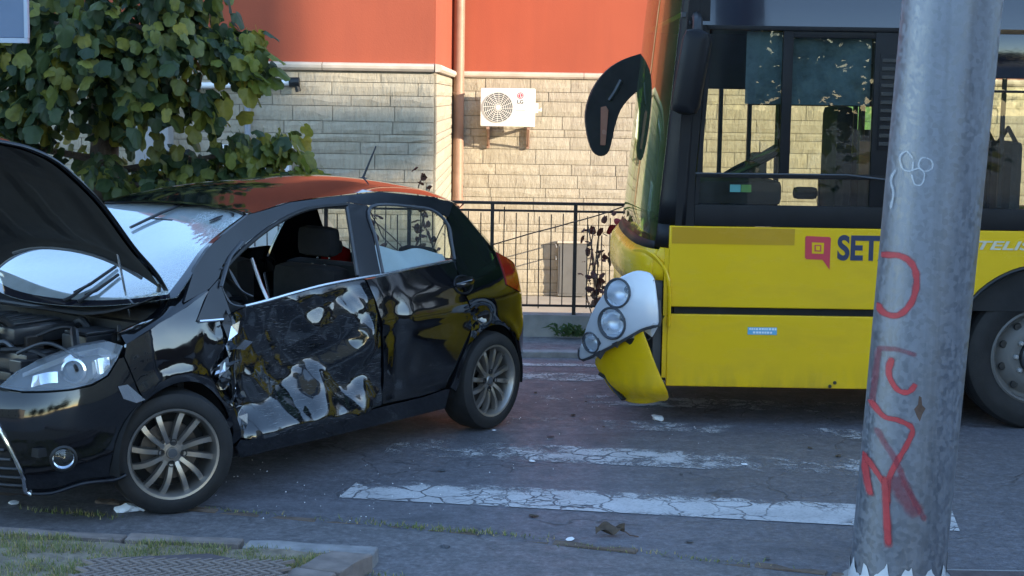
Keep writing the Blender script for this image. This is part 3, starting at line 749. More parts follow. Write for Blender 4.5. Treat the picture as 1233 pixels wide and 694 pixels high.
def fill(poly, h, seed=1):
    """triangulate an outline in (s, z) with evenly spread inner points"""
    rnd = random.Random(seed); out = []
    for i, a in enumerate(poly):
        b = poly[(i+1) % len(poly)]; k = max(1, int(round(math.dist(a, b)/h)))
        out += [(a[0]+(b[0]-a[0])*t/k, a[1]+(b[1]-a[1])*t/k) for t in range(k)]
    n = len(out); pts = list(out)
    x0, x1 = min(p[0] for p in out), max(p[0] for p in out); y0, y1 = min(p[1] for p in out), max(p[1] for p in out)
    j = 0; y = y0
    while y <= y1:
        x = x0 + (h/2 if j % 2 else 0)
        while x <= x1:
            p = (x+rnd.uniform(-.1,.1)*h, y+rnd.uniform(-.1,.1)*h)
            if in_poly(p, out) and min(seg_d(p, out[i], out[(i+1) % n]) for i in range(n)) > .45*h: pts.append(p)
            x += h
        y += h*.866; j += 1
    r = geometry.delaunay_2d_cdt([Vector(p) for p in pts], [], [list(range(n))], 1, 1e-7)
    return [tuple(v) for v in r[0]], [tuple(f) for f in r[2]], n
def panel(name, poly, mat, parent=None, h=.045, disp=None, side=1, rim=.018, lift=0.0, smooth=50):
    parent = parent or car
    V, F, n = fill(poly, h)
    area = sum(poly[i][0]*poly[(i+1)%len(poly)][1]-poly[(i+1)%len(poly)][0]*poly[i][1] for i in range(len(poly)))
    vs = []
    for s, z in V:
        d = lift + (disp(s, z) if disp else 0); p = CP(s, z, d); vs.append((p[0], p[1]*side, p[2]))
    fs = []
    for f in F:
        a, b, c = [Vector((V[i][0], V[i][1], 0)) for i in f[:3]]
        up = (b-a).cross(c-a).z > 0
        fs.append(f if up == (side > 0) else f[::-1])
    # rim turned inwards along the open border
    cnt = {}
    for f in fs:
        for i in range(len(f)):
            e = (f[i], f[(i+1) % len(f)]); cnt[e] = 1
    mb = MB().add(vs, fs); m = len(vs); back = {}
    bord = [e for e in cnt if (e[1], e[0]) not in cnt]
    for e in bord:
        for i in e:
            if i not in back:
                s, z = V[i]; d = lift + (disp(s, z) if disp else 0) - rim; p = CP(s, z, d)
                back[i] = len(mb.v); mb.v.append((p[0], p[1]*side, p[2]))
    for a, b in bord: mb.f.append((b, a, back[a], back[b]))
    return mb.build(name, mat, parent, smooth=smooth, local=True, fix=False)
def arc(cx, cz, r, a0, a1, n=18):
    """points of a wheel arch (car x, z) from angle a0 to a1 (degrees, 0 = forward), as (s, z)"""
    return [(s_of_x(cx + r*math.cos(R(a0+(a1-a0)*i/n))), cz + r*math.sin(R(a0+(a1-a0)*i/n))) for i in range(n+1)]
def fold(s, z, seed, wl, warp=.08):
    """creased sheet metal: triangle waves in several directions"""
    p = Vector((s, z, seed*3.1)); q = p + Vector((noise.noise(p*3.3), noise.noise(p*3.1+Vector((9,2,1))), 0))*warp
    v = 0
    for k in range(4):
        a = seed*1.7 + k*1.13; t = (q.x*math.cos(a)+q.y*math.sin(a))/(wl*(1+.31*k)) + seed*.37*k
        v += abs((t % 1.0)*2-1) - .5
    return v/4
def crush(s, z):
    """how deep the door skin has been driven in (metres, negative inwards)"""
    m = smoothstep(1.62, 1.80, s)*(1-smoothstep(2.70, 2.86, s))*smoothstep(.22, .36, z)*(1-smoothstep(.90, 1.0, z))
    hit = math.exp(-((s-2.02)/.34)**2-((z-.66)/.25)**2)*.13 + math.exp(-((s-2.5)/.25)**2-((z-.52)/.20)**2)*.085
    d = -hit*m
    d += m*(.082*fold(s, z, 1.0, .40) + .058*fold(s, z, 2.3, .22) + .012*fold(s, z, 4.1, .12, .06))
    # the shelf folded out across the door's rear half and the flare along its lower edge
    zc = .80 - .22*smoothstep(2.75, 2.3, s) + .02*math.sin(s*14)
    d += .066*smoothstep(2.2, 2.38, s)*(1-smoothstep(2.66, 2.80, s))*smoothstep(zc+.05, zc-.09, z)*smoothstep(zc-.30, zc-.12, z)
    zf = .36 + .06*smoothstep(2.1, 2.7, s)
    d += .058*smoothstep(1.72, 1.85, s)*(1-smoothstep(2.62, 2.78, s))*smoothstep(zf+.10, zf-.05, z)
    return d
def crush_rear(s, z):
    d = .020*fold(s, z, 3.2, .30)*(1-smoothstep(2.95, 3.25, s))*smoothstep(.3,.4,z)*(1-smoothstep(.9,1.0,z))
    d -= .020*math.exp(-((s-2.93)/.07)**2-((z-.62)/.25)**2)
    d -= .010*math.exp(-((s-3.05)/.06)**2-((z-.50)/.10)**2)
    d += .010*smoothstep(.70,.75,z)*(1-smoothstep(.78,.86,z))          # swage line below the handle
    d -= .014*math.exp(-((z-.36)/.05)**2)
    return d
def crush_fender(s, z):
    k = smoothstep(1.40, 1.66, s)
    d = k*(.05*fold(s, z, 5.5, .22) + .03*fold(s, z, 1.9, .10)) - .05*k*math.exp(-((z-.62)/.16)**2)
    x, y, nx, ny = plan(s)
    d += .016*math.exp(-((math.hypot(x, z-.30)-.375)/.03)**2)
    d += .012*fold(s, z, 7.1, .30)*smoothstep(1.0,1.2,s)
    return d
def crush_quarter(s, z):
    x, y, nx, ny = plan(s)
    d = .014*math.exp(-((math.hypot(x+2.51, z-.30)-.375)/.035)**2)
    d -= .035*math.exp(-((s-3.70)/.10)**2-((z-.70)/.065)**2)
    d += .008*smoothstep(.70,.75,z)*(1-smoothstep(.80,.90,z))
    return d
FD = [(1.645,.905),(1.655,.80),(1.659,.64),(1.70,.45),(1.746,.305),(1.805,.288),(2.293,.283),(2.60,.292),(2.815,.305),(2.80,.50),(2.785,.72),(2.76,.85),(2.732,1.003),(2.693,1.013),(2.40,1.0),(2.146,.978),(1.834,.945),(1.70,.922)]
RD = [(2.832,.31),(3.19,.305),(3.40,.322),(3.49,.46),(3.58,.60),(3.62,.66),(3.60,.75),(3.56,.85),(3.55,.95),(3.56,1.036),(3.53,1.04),(3.18,1.028),(2.878,1.01),(2.748,1.006),(2.778,.85),(2.802,.72),(2.817,.5)]
SEAM = [(s_of_x(.232), .565), (1.045,.785)]
FN = [(1.068,.845),(1.249,.925),(1.444,.985),(1.60,1.045),(1.465,.912),(1.632,.90),(1.643,.80),(1.647,.64),(1.688,.45),(1.728,.31),(1.69,.262)] + arc(0,.30,.342,188,52) + [(1.052,.79)]
SAIL = [(1.475,.916),(1.612,1.050),(1.690,1.092),(1.700,.930),(1.640,.912)]
PR = [(1.43,1.005),(1.56,1.155),(1.678,1.238),(1.85,1.315),(2.029,1.386),(2.127,1.398),(2.361,1.432),(2.702,1.447),(3.132,1.457),(3.561,1.412),(3.766,1.367),(3.66,1.29),(3.551,1.336),(3.376,1.373),(2.966,1.391),(2.81,1.413),(2.468,1.403),(2.195,1.343),(1.95,1.252),(1.746,1.158),(1.695,1.10),(1.612,1.054)]
CPL = [(2.697,1.016),(2.73,1.15),(2.805,1.411),(2.962,1.389),(2.905,1.15),(2.878,1.014)]
RQ = [(3.66,1.288),(3.768,1.364),(3.86,1.28),(3.94,1.185),(4.058,1.06),(4.040,.862),(4.235,.790),(4.5,.78),(5.0,.775),(5.0,.22),(4.35,.20),(4.06,.21)] + arc(-2.51,.30,.342,194,-4,24) + [(3.435,.318),(3.505,.46),(3.595,.60),(3.637,.66),(3.617,.75),(3.577,.85),(3.567,.95),(3.577,1.042),(3.60,1.15),(3.632,1.25)]
TL = [(4.064,1.058),(4.16,1.02),(4.30,.965),(4.38,.80),(4.24,.797),(4.046,.866)]
SILL = [(1.735,.255),(1.80,.185),(2.5,.18),(3.47,.18),(3.44,.306),(3.40,.310),(3.19,.294),(2.82,.293),(2.60,.281),(2.293,.272),(1.805,.277),(1.75,.29)]
HL = [(1.05,.840),(.985,.862),(.86,.845),(.741,.812),(.60,.775),(.507,.732),(.440,.668),(.56,.655),(.693,.658),(.80,.664),(.888,.680),(.96,.715),(1.015,.785)]
FB = [(0,.645),(.43,.652),(.56,.645),(.693,.648),(.80,.654),(.893,.670),(.968,.708),(1.022,.780),(1.045,.787)] + arc(0,.30,.342,51,-12) + [(1.0,.215),(.85,.215),(.70,.175),(.545,.172),(.562,.275),(.482,.475),(.40,.53),(0,.55)]
GR = [(0,.545),(.40,.525),(.475,.47),(.552,.275),(.535,.175),(0,.17)]
for side in (1, -1):
    dmg = side > 0
    panel('front_fender', FN, MAT['car'], h=.032 if dmg else .07, disp=crush_fender if dmg else None, side=side)
    fd = panel('front_door', FD, MAT['torn'] if dmg else MAT['car'], h=.015 if dmg else .08, disp=crush if dmg else None, side=side, smooth=62)
    if dmg: fd['label'] = 'front door smashed in and folded with scraped black paint'
    rd = panel('rear_door', RD, MAT['car'], h=.028 if dmg else .08, disp=crush_rear if dmg else None, side=side)
    panel('rear_quarter', RQ, MAT['car'], h=.034 if dmg else .08, disp=crush_quarter if dmg else None, side=side)
    panel('sill', SILL, MAT['car'], h=.06, side=side, lift=-.004)
    panel('pillar_rail', PR, MAT['pillar'], h=.03, side=side)
    panel('center_pillar', CPL, MAT['pillar'], h=.05, side=side, lift=-.004)
    panel('door_sail', SAIL, MAT['pillar'], h=.03, side=side)
    tl = panel('tail_light', TL, MAT['redlens'], h=.03, side=side, lift=.008)
    # handle of the rear door
    hx = -2.23
    hd = MB().grid(lambda u, v: tuple(Vector(CP(s_of_x(hx), .905)) + Vector(((u-.5)*.17, (.004-.020*math.cos((v-.5)*3.0)*math.cos((u-.5)*2.9))*1, (v-.5)*.095))), 12, 8).build('handle_bowl', MAT['blackmatte'], rd, smooth=True, local=True)
    MB().tube(catmull([tuple(Vector(CP(s_of_x(hx+.088*math.cos(a)), .908+.050*math.sin(a), .003))) for a in [k*math.pi/8 for k in range(16)]], 2, True), .0065, 6).build('handle_ring', MAT['pillar'], rd, smooth=True, local=True).scale.y = side
    hb = MB().tube([CP(s_of_x(hx+.085),.912,.010),CP(s_of_x(hx+.05),.913,.026),CP(s_of_x(hx-.05),.920,.028),CP(s_of_x(hx-.09),.924,.010)], [.012,.017,.017,.013], 10).build('door_handle', MAT['car'], rd, smooth=True, local=True)
    if side < 0:
        for o in (hd, hb): o.scale.y = -1
# rubber and bright strips round the openings of the near side
def strip(name, pts, r, mat, lift=.004, n=6, parent=None):
    return MB().tube(catmull([CP(s, z, lift) for s, z in pts], 5), r, n).build(name, mat, parent or car, smooth=True, local=True)
strip('belt_trim', [(1.80,.955),(1.95,.966),(2.146,.985),(2.40,1.006),(2.72,1.018),(2.90,1.022),(3.18,1.036),(3.53,1.049)], .0085, MAT['trim'], .006)
strip('belt_trim', [(1.485,.913),(1.56,.910),(1.635,.907)], .0075, MAT['trim'], .006)
strip('window_seal', [(2.895,1.03),(2.93,1.2),(2.975,1.38),(3.376,1.362),(3.545,1.326),(3.625,1.245),(3.60,1.15),(3.57,1.052)], .010, MAT['greyplastic'], .003)
strip('window_seal', [(1.72,1.10),(1.77,1.150),(1.95,1.238),(2.195,1.330),(2.468,1.392),(2.79,1.402)], .012, MAT['rubberclean'], .002)
strip('window_seal', [(2.79,1.402),(2.735,1.2),(2.69,1.03)], .012, MAT['greyplastic'], -.004)
# bent frame and torn seal hanging in the front of the open window
MB().tube(catmull([CP(1.99,.965,-.02),CP(1.985,1.05,-.03),CP(1.98,1.17,-.03)], 6), .010, 8).build('window_guide', MAT['trim'], car, smooth=True, local=True)
t_ = MB()
for pts in ([(1.70,1.09,-.01),(1.73,1.0,-.03),(1.76,.96,-.02),(1.86,.945,-.01)], [(1.72,1.14,.0),(1.80,1.13,-.03),(1.83,1.03,-.02),(1.90,.99,-.03)], [(1.76,1.16,.01),(1.86,1.20,-.01),(1.97,1.235,-.02)], [(1.68,1.06,.012),(1.72,1.11,.014),(1.80,1.19,.010),(1.92,1.26,.004)]):
    t_.tube(catmull([CP(s, z, d) for s, z, d in pts], 6), .011, 6, flat=.5)
t_.build('torn_seal', MAT['greyplastic'], car, smooth=True, local=True)
# torn edges and inner metal showing between fender and door
rnd = random.Random(5)
for i in range(26):
    s0, z0 = rnd.uniform(1.60,1.78), rnd.uniform(.33,.92)
    c = Vector(CP(s0, z0, rnd.uniform(-.03,.02))); a = rnd.uniform(0,3.1); l = rnd.uniform(.03,.085)
    d = Vector((math.cos(a)*.5, rnd.uniform(-.2,.4), math.sin(a))).normalized()*l; e = d.cross(Vector((rnd.uniform(-1,1), 1, rnd.uniform(-1,1)))).normalized()*rnd.uniform(.008,.026)
    k = d.cross(e).normalized()*rnd.uniform(.006,.02)
    MB().add([c-d-e, c-d*.2+e+k, c+d*.5-e*1.2+k, c+d+e*.4, c-d*.3-e*1.5-k, c+d*.3+e*1.4-k], [(0,1,4),(1,2,4),(1,5,2),(2,5,3),(0,4,1),(4,2,5)]).build('torn_metal', MAT[rnd.choice(['torn','greyplastic','pillar','trim'])] if i % 7 else MAT['trim'], car, local=True, fix=False)

# front end
panel('front_bumper', FB, MAT['car'], h=.035)
panel('front_bumper', FB, MAT['car'], h=.08, side=-1)
for side in (1, -1):
    g = panel('grille', GR, MAT['blackmatte'], h=.06, side=side, lift=-.045)
    for k in range(7):
        z = .20 + .045*k; e = .535 - .17*max(0, (z-.27)/.25)*.9
        MB().tube([(p[0], p[1]*side, p[2]) for p in (CP(t*e/8, z, -.03) for t in range(9))], .010, 6, flat=.6).build('grille_bar', MAT['greyplastic'], g, smooth=True, local=True)
    MB().tube([(p[0], p[1]*side, p[2]) for p in catmull([CP(s, z, .006) for s, z in ((.30,.54),(.42,.525),(.482,.46),(.557,.275),(.548,.185),(.575,.165))], 5)], [.010]*25 + [.014], 8).build('grille_trim', MAT['chrome'], car, smooth=True, local=True)
    h_ = panel('headlight', HL, MAT['headlens'], h=.03, side=side, lift=.004)
    panel('headlight_bowl', HL, MAT['greyplastic'], h=.035, side=side, lift=-.055, rim=-.05, parent=h_)
    # chrome brow, projector and reflectors behind the lens
    def hp(s, z, d): p = CP(s, z, d); return (p[0], p[1]*side, p[2])
    MB().add([hp(s, z, d) for s, z, d in ((1.03,.80,-.012),(.95,.835,-.012),(.80,.81,-.014),(.66,.765,-.014),(.54,.725,-.014),(.54,.705,-.03),(.66,.74,-.035),(.80,.78,-.035),(.94,.80,-.035),(1.0,.775,-.03))], [(0,1,8,9),(1,2,7,8),(2,3,6,7),(3,4,5,6)]).build('headlight_brow', MAT['chrome'], h_, local=True, fix=False)
    c = Vector(hp(.82, .735, -.035)); ax = Vector((.8, .6*side, .05))
    MB().lathe([(.060,-.01),(.058,.016),(.048,.020),(.046,.008)], c, ax, 24).build('projector_ring', MAT['chrome'], h_, smooth=True, local=True)
    MB().lathe([(.046,.006),(.036,.022),(.018,.030),(.0,.033)], c, ax, 24).build('projector_lens', MAT['lampglass'], h_, smooth=True, local=True)
    MB().lathe([(.046,.004),(.03,-.02),(.0,-.03)], c, ax, 24).build('projector_bowl', MAT['darkmetal'], h_, smooth=True, local=True)
    for (sa, sb, za, zb) in ((.60,.735,.668,.715), (.90,.985,.70,.77)):
        MB().grid(lambda u, v: hp(sa+(sb-sa)*u, za+(zb-za)*v+.02*u, -.05+.035*(2*u-1)**2), 6, 4).build('reflector', MAT['chrome'], h_, smooth=True, local=True)
    fo = Vector(hp(.751, .345, .0)); fa = Vector(fo) - Vector(hp(.751, .345, -.1))
    f_ = MB().lathe([(.060,-.02),(.062,.006),(.052,.012),(.048,.002)], fo, fa, 24).build('fog_lamp', MAT['black'], car, smooth=True, local=True)
    MB().lathe([(.048,.003),(.03,.010),(.0,.013)], fo, fa, 24).build('fog_lens', MAT['lampglass'], f_, smooth=True, local=True)
    MB().lathe([(.047,.001),(.03,-.015),(.012,-.02),(.010,-.004),(.0,-.003)], fo, fa, 24).build('fog_reflector', MAT['chrome'], f_, smooth=True, local=True)
# lower lip and a pale patch between bumper and fender
MB().tube(catmull([CP(s, z, .004) for s, z in ((.58,.168),(.70,.172),(.85,.212),(1.0,.213),(1.06,.23))], 6), [.016]*25, 8, flat=.6).build('bumper_lip', MAT['pillar'], car, smooth=True, local=True)
MB().add([CP(s, z, d) for s, z, d in ((1.005,.66,.006),(1.05,.665,.010),(1.135,.585,.014),(1.09,.575,.012),(1.03,.60,.004))], [(0,1,2,3,4)]).build('pale_flap', MAT['trim'], car, local=True, fix=False)

# fender tops, bonnet landing
OUT = [(1.068,.845),(1.249,.925),(1.444,.985),(1.60,1.045)]
INN = [(.25,.64,.882),(.06,.655,.930),(-.09,.665,1.03),(-.16,.67,1.06)]
for side in (1, -1):
    oc = [Vector(p) for p in catmull([CP(s, z) for s, z in OUT], 6)]; ic = catmull(INN, 6)
    def ft(u, v):
        i = u*(len(oc)-1); k = int(min(i, len(oc)-2)); t = i-k
        a = oc[k].lerp(oc[k+1], t); b = ic[k].lerp(ic[k+1], t); p = a.lerp(b, v); p.z += .020*math.sin(v*math.pi)*(1 - .3*u) + .008*noise.noise((u*5, v*3, 2)); p.y += .006*math.sin(v*math.pi)
        return (p.x, p.y*side, p.z)
    MB().grid(ft, 20, 8, flip=side < 0).build('fender_top', MAT['car'], car, smooth=True, local=True)
    MB().grid(lambda u, v: (ft(u, 1)[0], ft(u, 1)[1] - .01*v*side, ft(u, 1)[2] - .35*v), 12, 2).build('inner_fender', MAT['blackmatte'], car, smooth=True, local=True)
# roof
ES = [2.029,2.127,2.361,2.702,3.132,3.561,3.766,3.80]; EZ = [1.386,1.398,1.432,1.447,1.457,1.412,1.367,1.345]
edge = catmull([CP(s, z) for s, z in zip(ES, EZ)], 5)
def roof(u, v):
    i = u*(len(edge)-1); k = int(min(i, len(edge)-2)); e = edge[k].lerp(edge[k+1], i-k); q = abs(2*v-1); sg = 1 if v > .5 else -1
    cr_ = .020 + .048*smoothstep(0, .38, u) ; d = 1-q**2.4
    return (e.x - .06*d*(1-u) - .10*d*u, e.y*(2*v-1), e.z + .004 + cr_*d)
MB().grid(roof, 44, 30).build('roof', MAT['car'], car, smooth=True, local=True)
p0 = roof(.70, .5)
an = MB().lathe([(.034,0),(.026,.012),(.0,.02)], (p0[0], 0, p0[2]-.003), (0,0,1), 14).build('aerial_base', MAT['black'], car, smooth=True, local=True)
MB().tube([(p0[0], 0, p0[2]+.01), (p0[0]-.12, .0, p0[2]+.20)], [.008,.005], 6).build('aerial', MAT['black'], an, smooth=True, local=True)
# windscreen
WE = catmull([CP(s, z, -.004) for s, z in ((1.40,1.03),(1.55,1.135),(1.678,1.232),(1.85,1.31),(2.029,1.380))], 6)
WC = catmull([(.14,0,.955),(-.12,0,1.09),(-.38,0,1.222),(-.62,0,1.327),(-.845,0,1.404)], 6)
def ws(u, v):
    i = u*(len(WE)-1); k = int(min(i, len(WE)-2)); t = i-k; e = WE[k].lerp(WE[k+1], t); c = WC[k].lerp(WC[k+1], t); q = 2*v-1; d = abs(q)**2.3
    return (c.x+(e.x-c.x)*d, e.y*q, c.z+(e.z-c.z)*d)
wso = MB().grid(ws, 30, 36).build('windscreen', MAT['windscreen'], car, smooth=True, local=True)
br = []
for i in range(31):
    for j in range(37):
        u, v = i/30, j/36
        br.append(max(0, min(1, smoothstep(.72, .98, v + .12*noise.noise((u*5, v*5, 3)) - .10*(u-.5)) + .7*smoothstep(.25,.1,math.hypot((u-.85)*.6, v-.72)*3) + .04)))
with_attr(wso, 'broken', br)
# black rim printed round the windscreen, and header strip
def wsr(u, v, l=.004):
    p = Vector(ws(u, v)); n = (Vector(ws(min(1,u+.02), v))-Vector(ws(max(0,u-.02), v))).cross(Vector(ws(u, min(1,v+.02)))-Vector(ws(u, max(0,v-.02)))).normalized()
    if n.z < 0: n = -n
    return tuple(p+n*l)
for nm, f in (('windscreen_header', lambda u, v: wsr(.955+.045*u - .03*(1-u)*math.exp(-((v-.5)/.06)**2), .03+.94*v)), ('windscreen_edge', lambda u, v: wsr(u, .965+.035*v)), ('windscreen_edge', lambda u, v: wsr(u, .035*v)), ('windscreen_base', lambda u, v: wsr(.0+.06*u, .02+.96*v))):
    MB().grid(f, 20 if 'edge' in nm else 3, 3 if 'edge' in nm else 24).build(nm, MAT['busdark'], wso, smooth=True, local=True)
MB().tube([wsr(.985, .05+.9*t/14, .008) for t in range(15)], .007, 6).build('roof_trim', MAT['greyplastic'], car, smooth=True, local=True)
MB().box(-.70,-.62,-.11,.11,1.27,1.335,.02).build('rear_view_mirror', MAT['black'], car, smooth=True, local=True)
for (v0, u0, v1, u1) in ((.80,.80,.83,.88), (.82,.78,.85,.85), (.90,.90,.84,.93)):
    MB().tube([wsr(u0, v0, .006), wsr((u0+u1)/2+.01, (v0+v1)/2, .006), wsr(u1, v1, .006)], [.006,.011,.005], 6, flat=.4).build('glass_chip', MAT['black'], wso, smooth=True, local=True)
# wipers
for (pts, nm) in (([(.02,.60),(.05,.612),(.16,.622),(.30,.632)], 'wiper'), ([(.02,.665),(.04,.672),(.12,.682),(.24,.690)], 'wiper')):
    wi = MB().tube([wsr(u, v, .02) for u, v in pts[:3]], [.016,.013,.009], 8, flat=.6).build(nm, MAT['black'], car, smooth=True, local=True)
    MB().tube([wsr(pts[1][0]+.05, pts[1][1]-.02, .012), wsr(*pts[2], .016), wsr(*pts[3], .012)], .008, 6).build('wiper_blade', MAT['rubberclean'], wi, smooth=True, local=True)
MB().tube([wsr(.95,.50,.016), wsr(.80,.475,.018), wsr(.62,.44,.016)], [.012,.014,.012], 8, flat=.6).build('mirror_stalk', MAT['black'], wso, smooth=True, local=True)
# tailgate
def tg(u, v):
    q = 2*v-1; e = Vector(CP(4.05, .97)); a = Vector(roof(1, v)); b = Vector((-3.06+.14*abs(q)**3, q*.66, .95)); p = a.lerp(b, u); return tuple(p)
MB().grid(tg, 10, 16).build('rear_window', MAT['glass'], car, smooth=True, local=True)
MB().grid(lambda u, v: (-3.06+.14*abs(2*v-1)**3 - .06*math.sin(u*1.6), (2*v-1)*.66, .95-.25*u), 6, 12).build('tailgate', MAT['car'], car, smooth=True, local=True)
# side windows still in place
RW = [(2.915,1.02),(2.935,1.15),(2.968,1.385),(3.376,1.368),(3.551,1.330),(3.628,1.25),(3.60,1.15),(3.575,1.045),(3.18,1.033)]
panel('rear_side_window', RW, MAT['glass'], h=.08, lift=-.012, rim=.004)
panel('rear_side_window', RW, MAT['glass'], h=.08, lift=-.012, rim=.004, side=-1)
panel('front_side_window', [(1.75,.945),(1.76,1.15),(2.195,1.335),(2.468,1.395),(2.79,1.405),(2.70,1.02),(2.146,.985)], MAT['glass'], h=.08, lift=-.012, rim=.004, side=-1)
# pale bluish sheet hanging inside the rear window
MB().grid(lambda u, v: tuple(Vector(CP(2.90+.66*u, 1.0+(.165-.075*u+.012*math.sin(u*11))*v, -.05-.012*math.sin(u*9+v*2)-.03*v))), 34, 10).build('pale_sheet', MAT['palesheet'], car, smooth=True, local=True)
# cabin
MB().box(-2.9,-.1,-.72,.72,.24,.28).box(-.12,-.08,-.72,.72,.28,.95).box(-2.95,-2.9,-.66,.66,.28,.95).build('floor_pan', MAT['blackmatte'], car, local=True)
MB().box(-.56,-.02,-.70,.70,.74,.965,.05).build('dashboard', MAT['blackmatte'], car, smooth=True, local=True)
for nm, x, y, w_ in (('front_seat',-1.38,.37,.25), ('front_seat',-1.38,-.37,.25), ('rear_seat',-2.25,.0,.62)):
    st = MB().box(x-.10,x+.42,y-w_,y+w_,.42,.60,.05).build(nm, MAT['cloth'], car, smooth=True, local=True)
    MB().box(x-.10,x+.06,y-w_+.01,y+w_-.01,.58,(1.06 if w_ < .5 else .97),.06).build('backrest', MAT['cloth'], st, smooth=True, local=True).rotation_euler.y = 0
    for hy in ((y,) if w_ < .5 else (y-.38, y+.38)):
        MB().box(x-.13,x-.03,hy-.13,hy+.13,(1.10 if w_ < .5 else 1.0),(1.27 if w_ < .5 else 1.10),.045).build('headrest', MAT['cloth'], st, smooth=True, local=True)
        MB().tube([(x-.07,hy-.05,.94),(x-.08,hy-.05,1.06)], .007, 6).tube([(x-.07,hy+.05,.94),(x-.08,hy+.05,1.06)], .007, 6).build('headrest_post', MAT['chrome'], st, smooth=True, local=True)
sw = MB().lathe([(.165,-.014),(.185,0),(.165,.014),(.150,0)], (-.72,.37,.93), (-.85,0,.5), 28, True).build('steering_wheel', MAT['black'], car, smooth=True, local=True)
MB().lathe([(.0,.05),(.06,.04),(.075,.0),(.0,-.05)], (-.70,.37,.92), (-.85,0,.5), 16).tube([(-.74,.22,.94),(-.70,.37,.92),(-.74,.52,.94)], .02, 6).tube([(-.55,.37,.84),(-.7,.37,.92)], .035, 8).build('wheel_hub', MAT['black'], sw, smooth=True, local=True)
MB().box(-.20,.04,-.9+.16,.74,.86,.90).build('bulkhead', MAT['blackmatte'], car, local=True)

# engine bay
MB().box(.56,.62,-.38,.38,.58,.66,.012).build('front_crossmember', MAT['blackmatte'], car, smooth=True, local=True)
MB().box(-.10,.66,-.62,.62,.36,.40).box(-.12,-.09,-.64,.64,.40,.90).build('bay_floor', MAT['blackmatte'], car, local=True)
MB().grid(lambda u, v: (.16-.32*u+.03*math.sin(v*9) - .16*abs(2*v-1)**3, (2*v-1)*.66, .925+.045*u+.008*math.sin(u*22)+.10*abs(2*v-1)**4), 24, 20).build('cowl_panel', MAT['blackmatte'], car, smooth=True, local=True)
MB().tube([(.36,-.62,.955),(.17,-.30,.945),(.09,0,.925),(-.01,.30,.885),(-.06,.52,.905)], .014, 8).build('cowl_seal', MAT['engine'], car, smooth=True, local=True)
ec = MB().box(.10,.46,-.32,.20,.80,.885,.02).build('engine_cover', MAT['engine'], car, smooth=True, local=True)
for k in range(4): MB().box(.13,.43,-.27+.11*k,-.20+.11*k,.886,.897,.005).build('cover_rib', MAT['engine'], ec, local=True)
MB().box(.10,.30,.34,.52,.70,.86,.012).build('battery', MAT['black'], car, smooth=True, local=True)
MB().box(.11,.29,.35,.51,.861,.875,.004).build('battery_top', MAT['engine'], car, local=True)
MB().lathe([(.05,0),(.05,.03),(.0,.034)], (-.02,.50,.86), (0,0,1), 18).lathe([(.07,-.06),(.07,0),(.05,0)], (-.02,.50,.86), (0,0,1), 18).build('strut_mount', MAT['darkmetal'], car, smooth=True, local=True)
MB().box(.32,.50,.12,.34,.66,.78,.02).build('air_filter_box', MAT['engine'], car, smooth=True, local=True)
MB().box(.46,.56,-.42,.30,.62,.70,.015).build('slam_panel_cover', MAT['black'], car, smooth=True, local=True)
rnd = random.Random(21)
for i in range(16):
    a = Vector((rnd.uniform(.0,.58), rnd.uniform(-.2,.56), rnd.uniform(.74,.86))); b = a + Vector((rnd.uniform(-.25,.25), rnd.uniform(-.3,.3), rnd.uniform(-.06,.05))); m_ = (a+b)/2 + Vector((0,0,rnd.uniform(.02,.07)))
    MB().tube(catmull([a, m_, b], 6), rnd.choice((.009,.014,.020)), 7).build('engine_hose', MAT[rnd.choice(['black','engine','darkmetal','rubberclean'])], car, smooth=True, local=True)
for i in range(14):
    x, y, z = rnd.uniform(-.02,.55), rnd.uniform(-.1,.56), rnd.uniform(.70,.83); l = rnd.uniform(.025,.06)
    MB().box(x-l,x+l,y-l*.8,y+l*.8,z-l,z+l*.6,.006).build('engine_fitting', MAT[rnd.choice(['darkmetal','engine','black','disc'])], car, local=True)

# bonnet
HE = catmull([(-.085,.66,1.047),(-.018,.66,1.141),(.108,.655,1.269),(.276,.645,1.472),(.416,.635,1.602),(.53,.625,1.687),(.64,.61,1.737),(.727,.60,1.760),(.86,.575,1.782),(.96,.53,1.77)], 5)
def hood(u, v, d=0.0, sh=1.0):
    i = u*(len(HE)-1); k = int(min(i, len(HE)-2)); e = HE[k].lerp(HE[k+1], i-k); q = (2*v-1)*sh; c = 1-abs(q)**2.3
    return (e.x + .05*c*(1-u) + .10*c*u - d*.62, e.y*q, e.z + (.165*(1-u)+.07*u)*c + d*.70 )
hd = MB().grid(hood, 46, 28).build('bonnet', MAT['car'], car, smooth=True, local=True); solid(hd, .008, 0)
hl = MB().grid(lambda u, v: hood(.03+.94*u, .5+.48*(2*v-1), -.022 - .018*smoothstep(.06,.14,u)*smoothstep(.94,.86,u)*smoothstep(.06,.16,v)*smoothstep(.94,.84,v)*(.35+.65*(abs(math.sin(v*9.4+u*2)) > .42)*(abs(math.sin(u*7+.4)) > .35))), 60, 60).build('bonnet_liner', MAT['liner'], hd, smooth=True, local=True)
MB().tube([hood(t/30, .985, .0) for t in range(31)], .010, 6).build('bonnet_edge', MAT['pillar'], hd, smooth=True, local=True)
MB().tube([hood(.06, .2+.72*t/12, -.045) for t in range(13)], .008, 6).build('bonnet_seal', MAT['greyplastic'], hd, smooth=True, local=True)
MB().tube([(-.033,.45,.885), (.02,.45,1.12), (.085,.45,1.40)], .006, 8).build('prop_rod', MAT['trim'], car, smooth=True, local=True)
MB().tube([(-.10,.60,.93),(-.06,.61,1.02),(-.07,.615,1.09)], .014, 8, flat=.5).build('bonnet_hinge', MAT['black'], car, smooth=True, local=True)

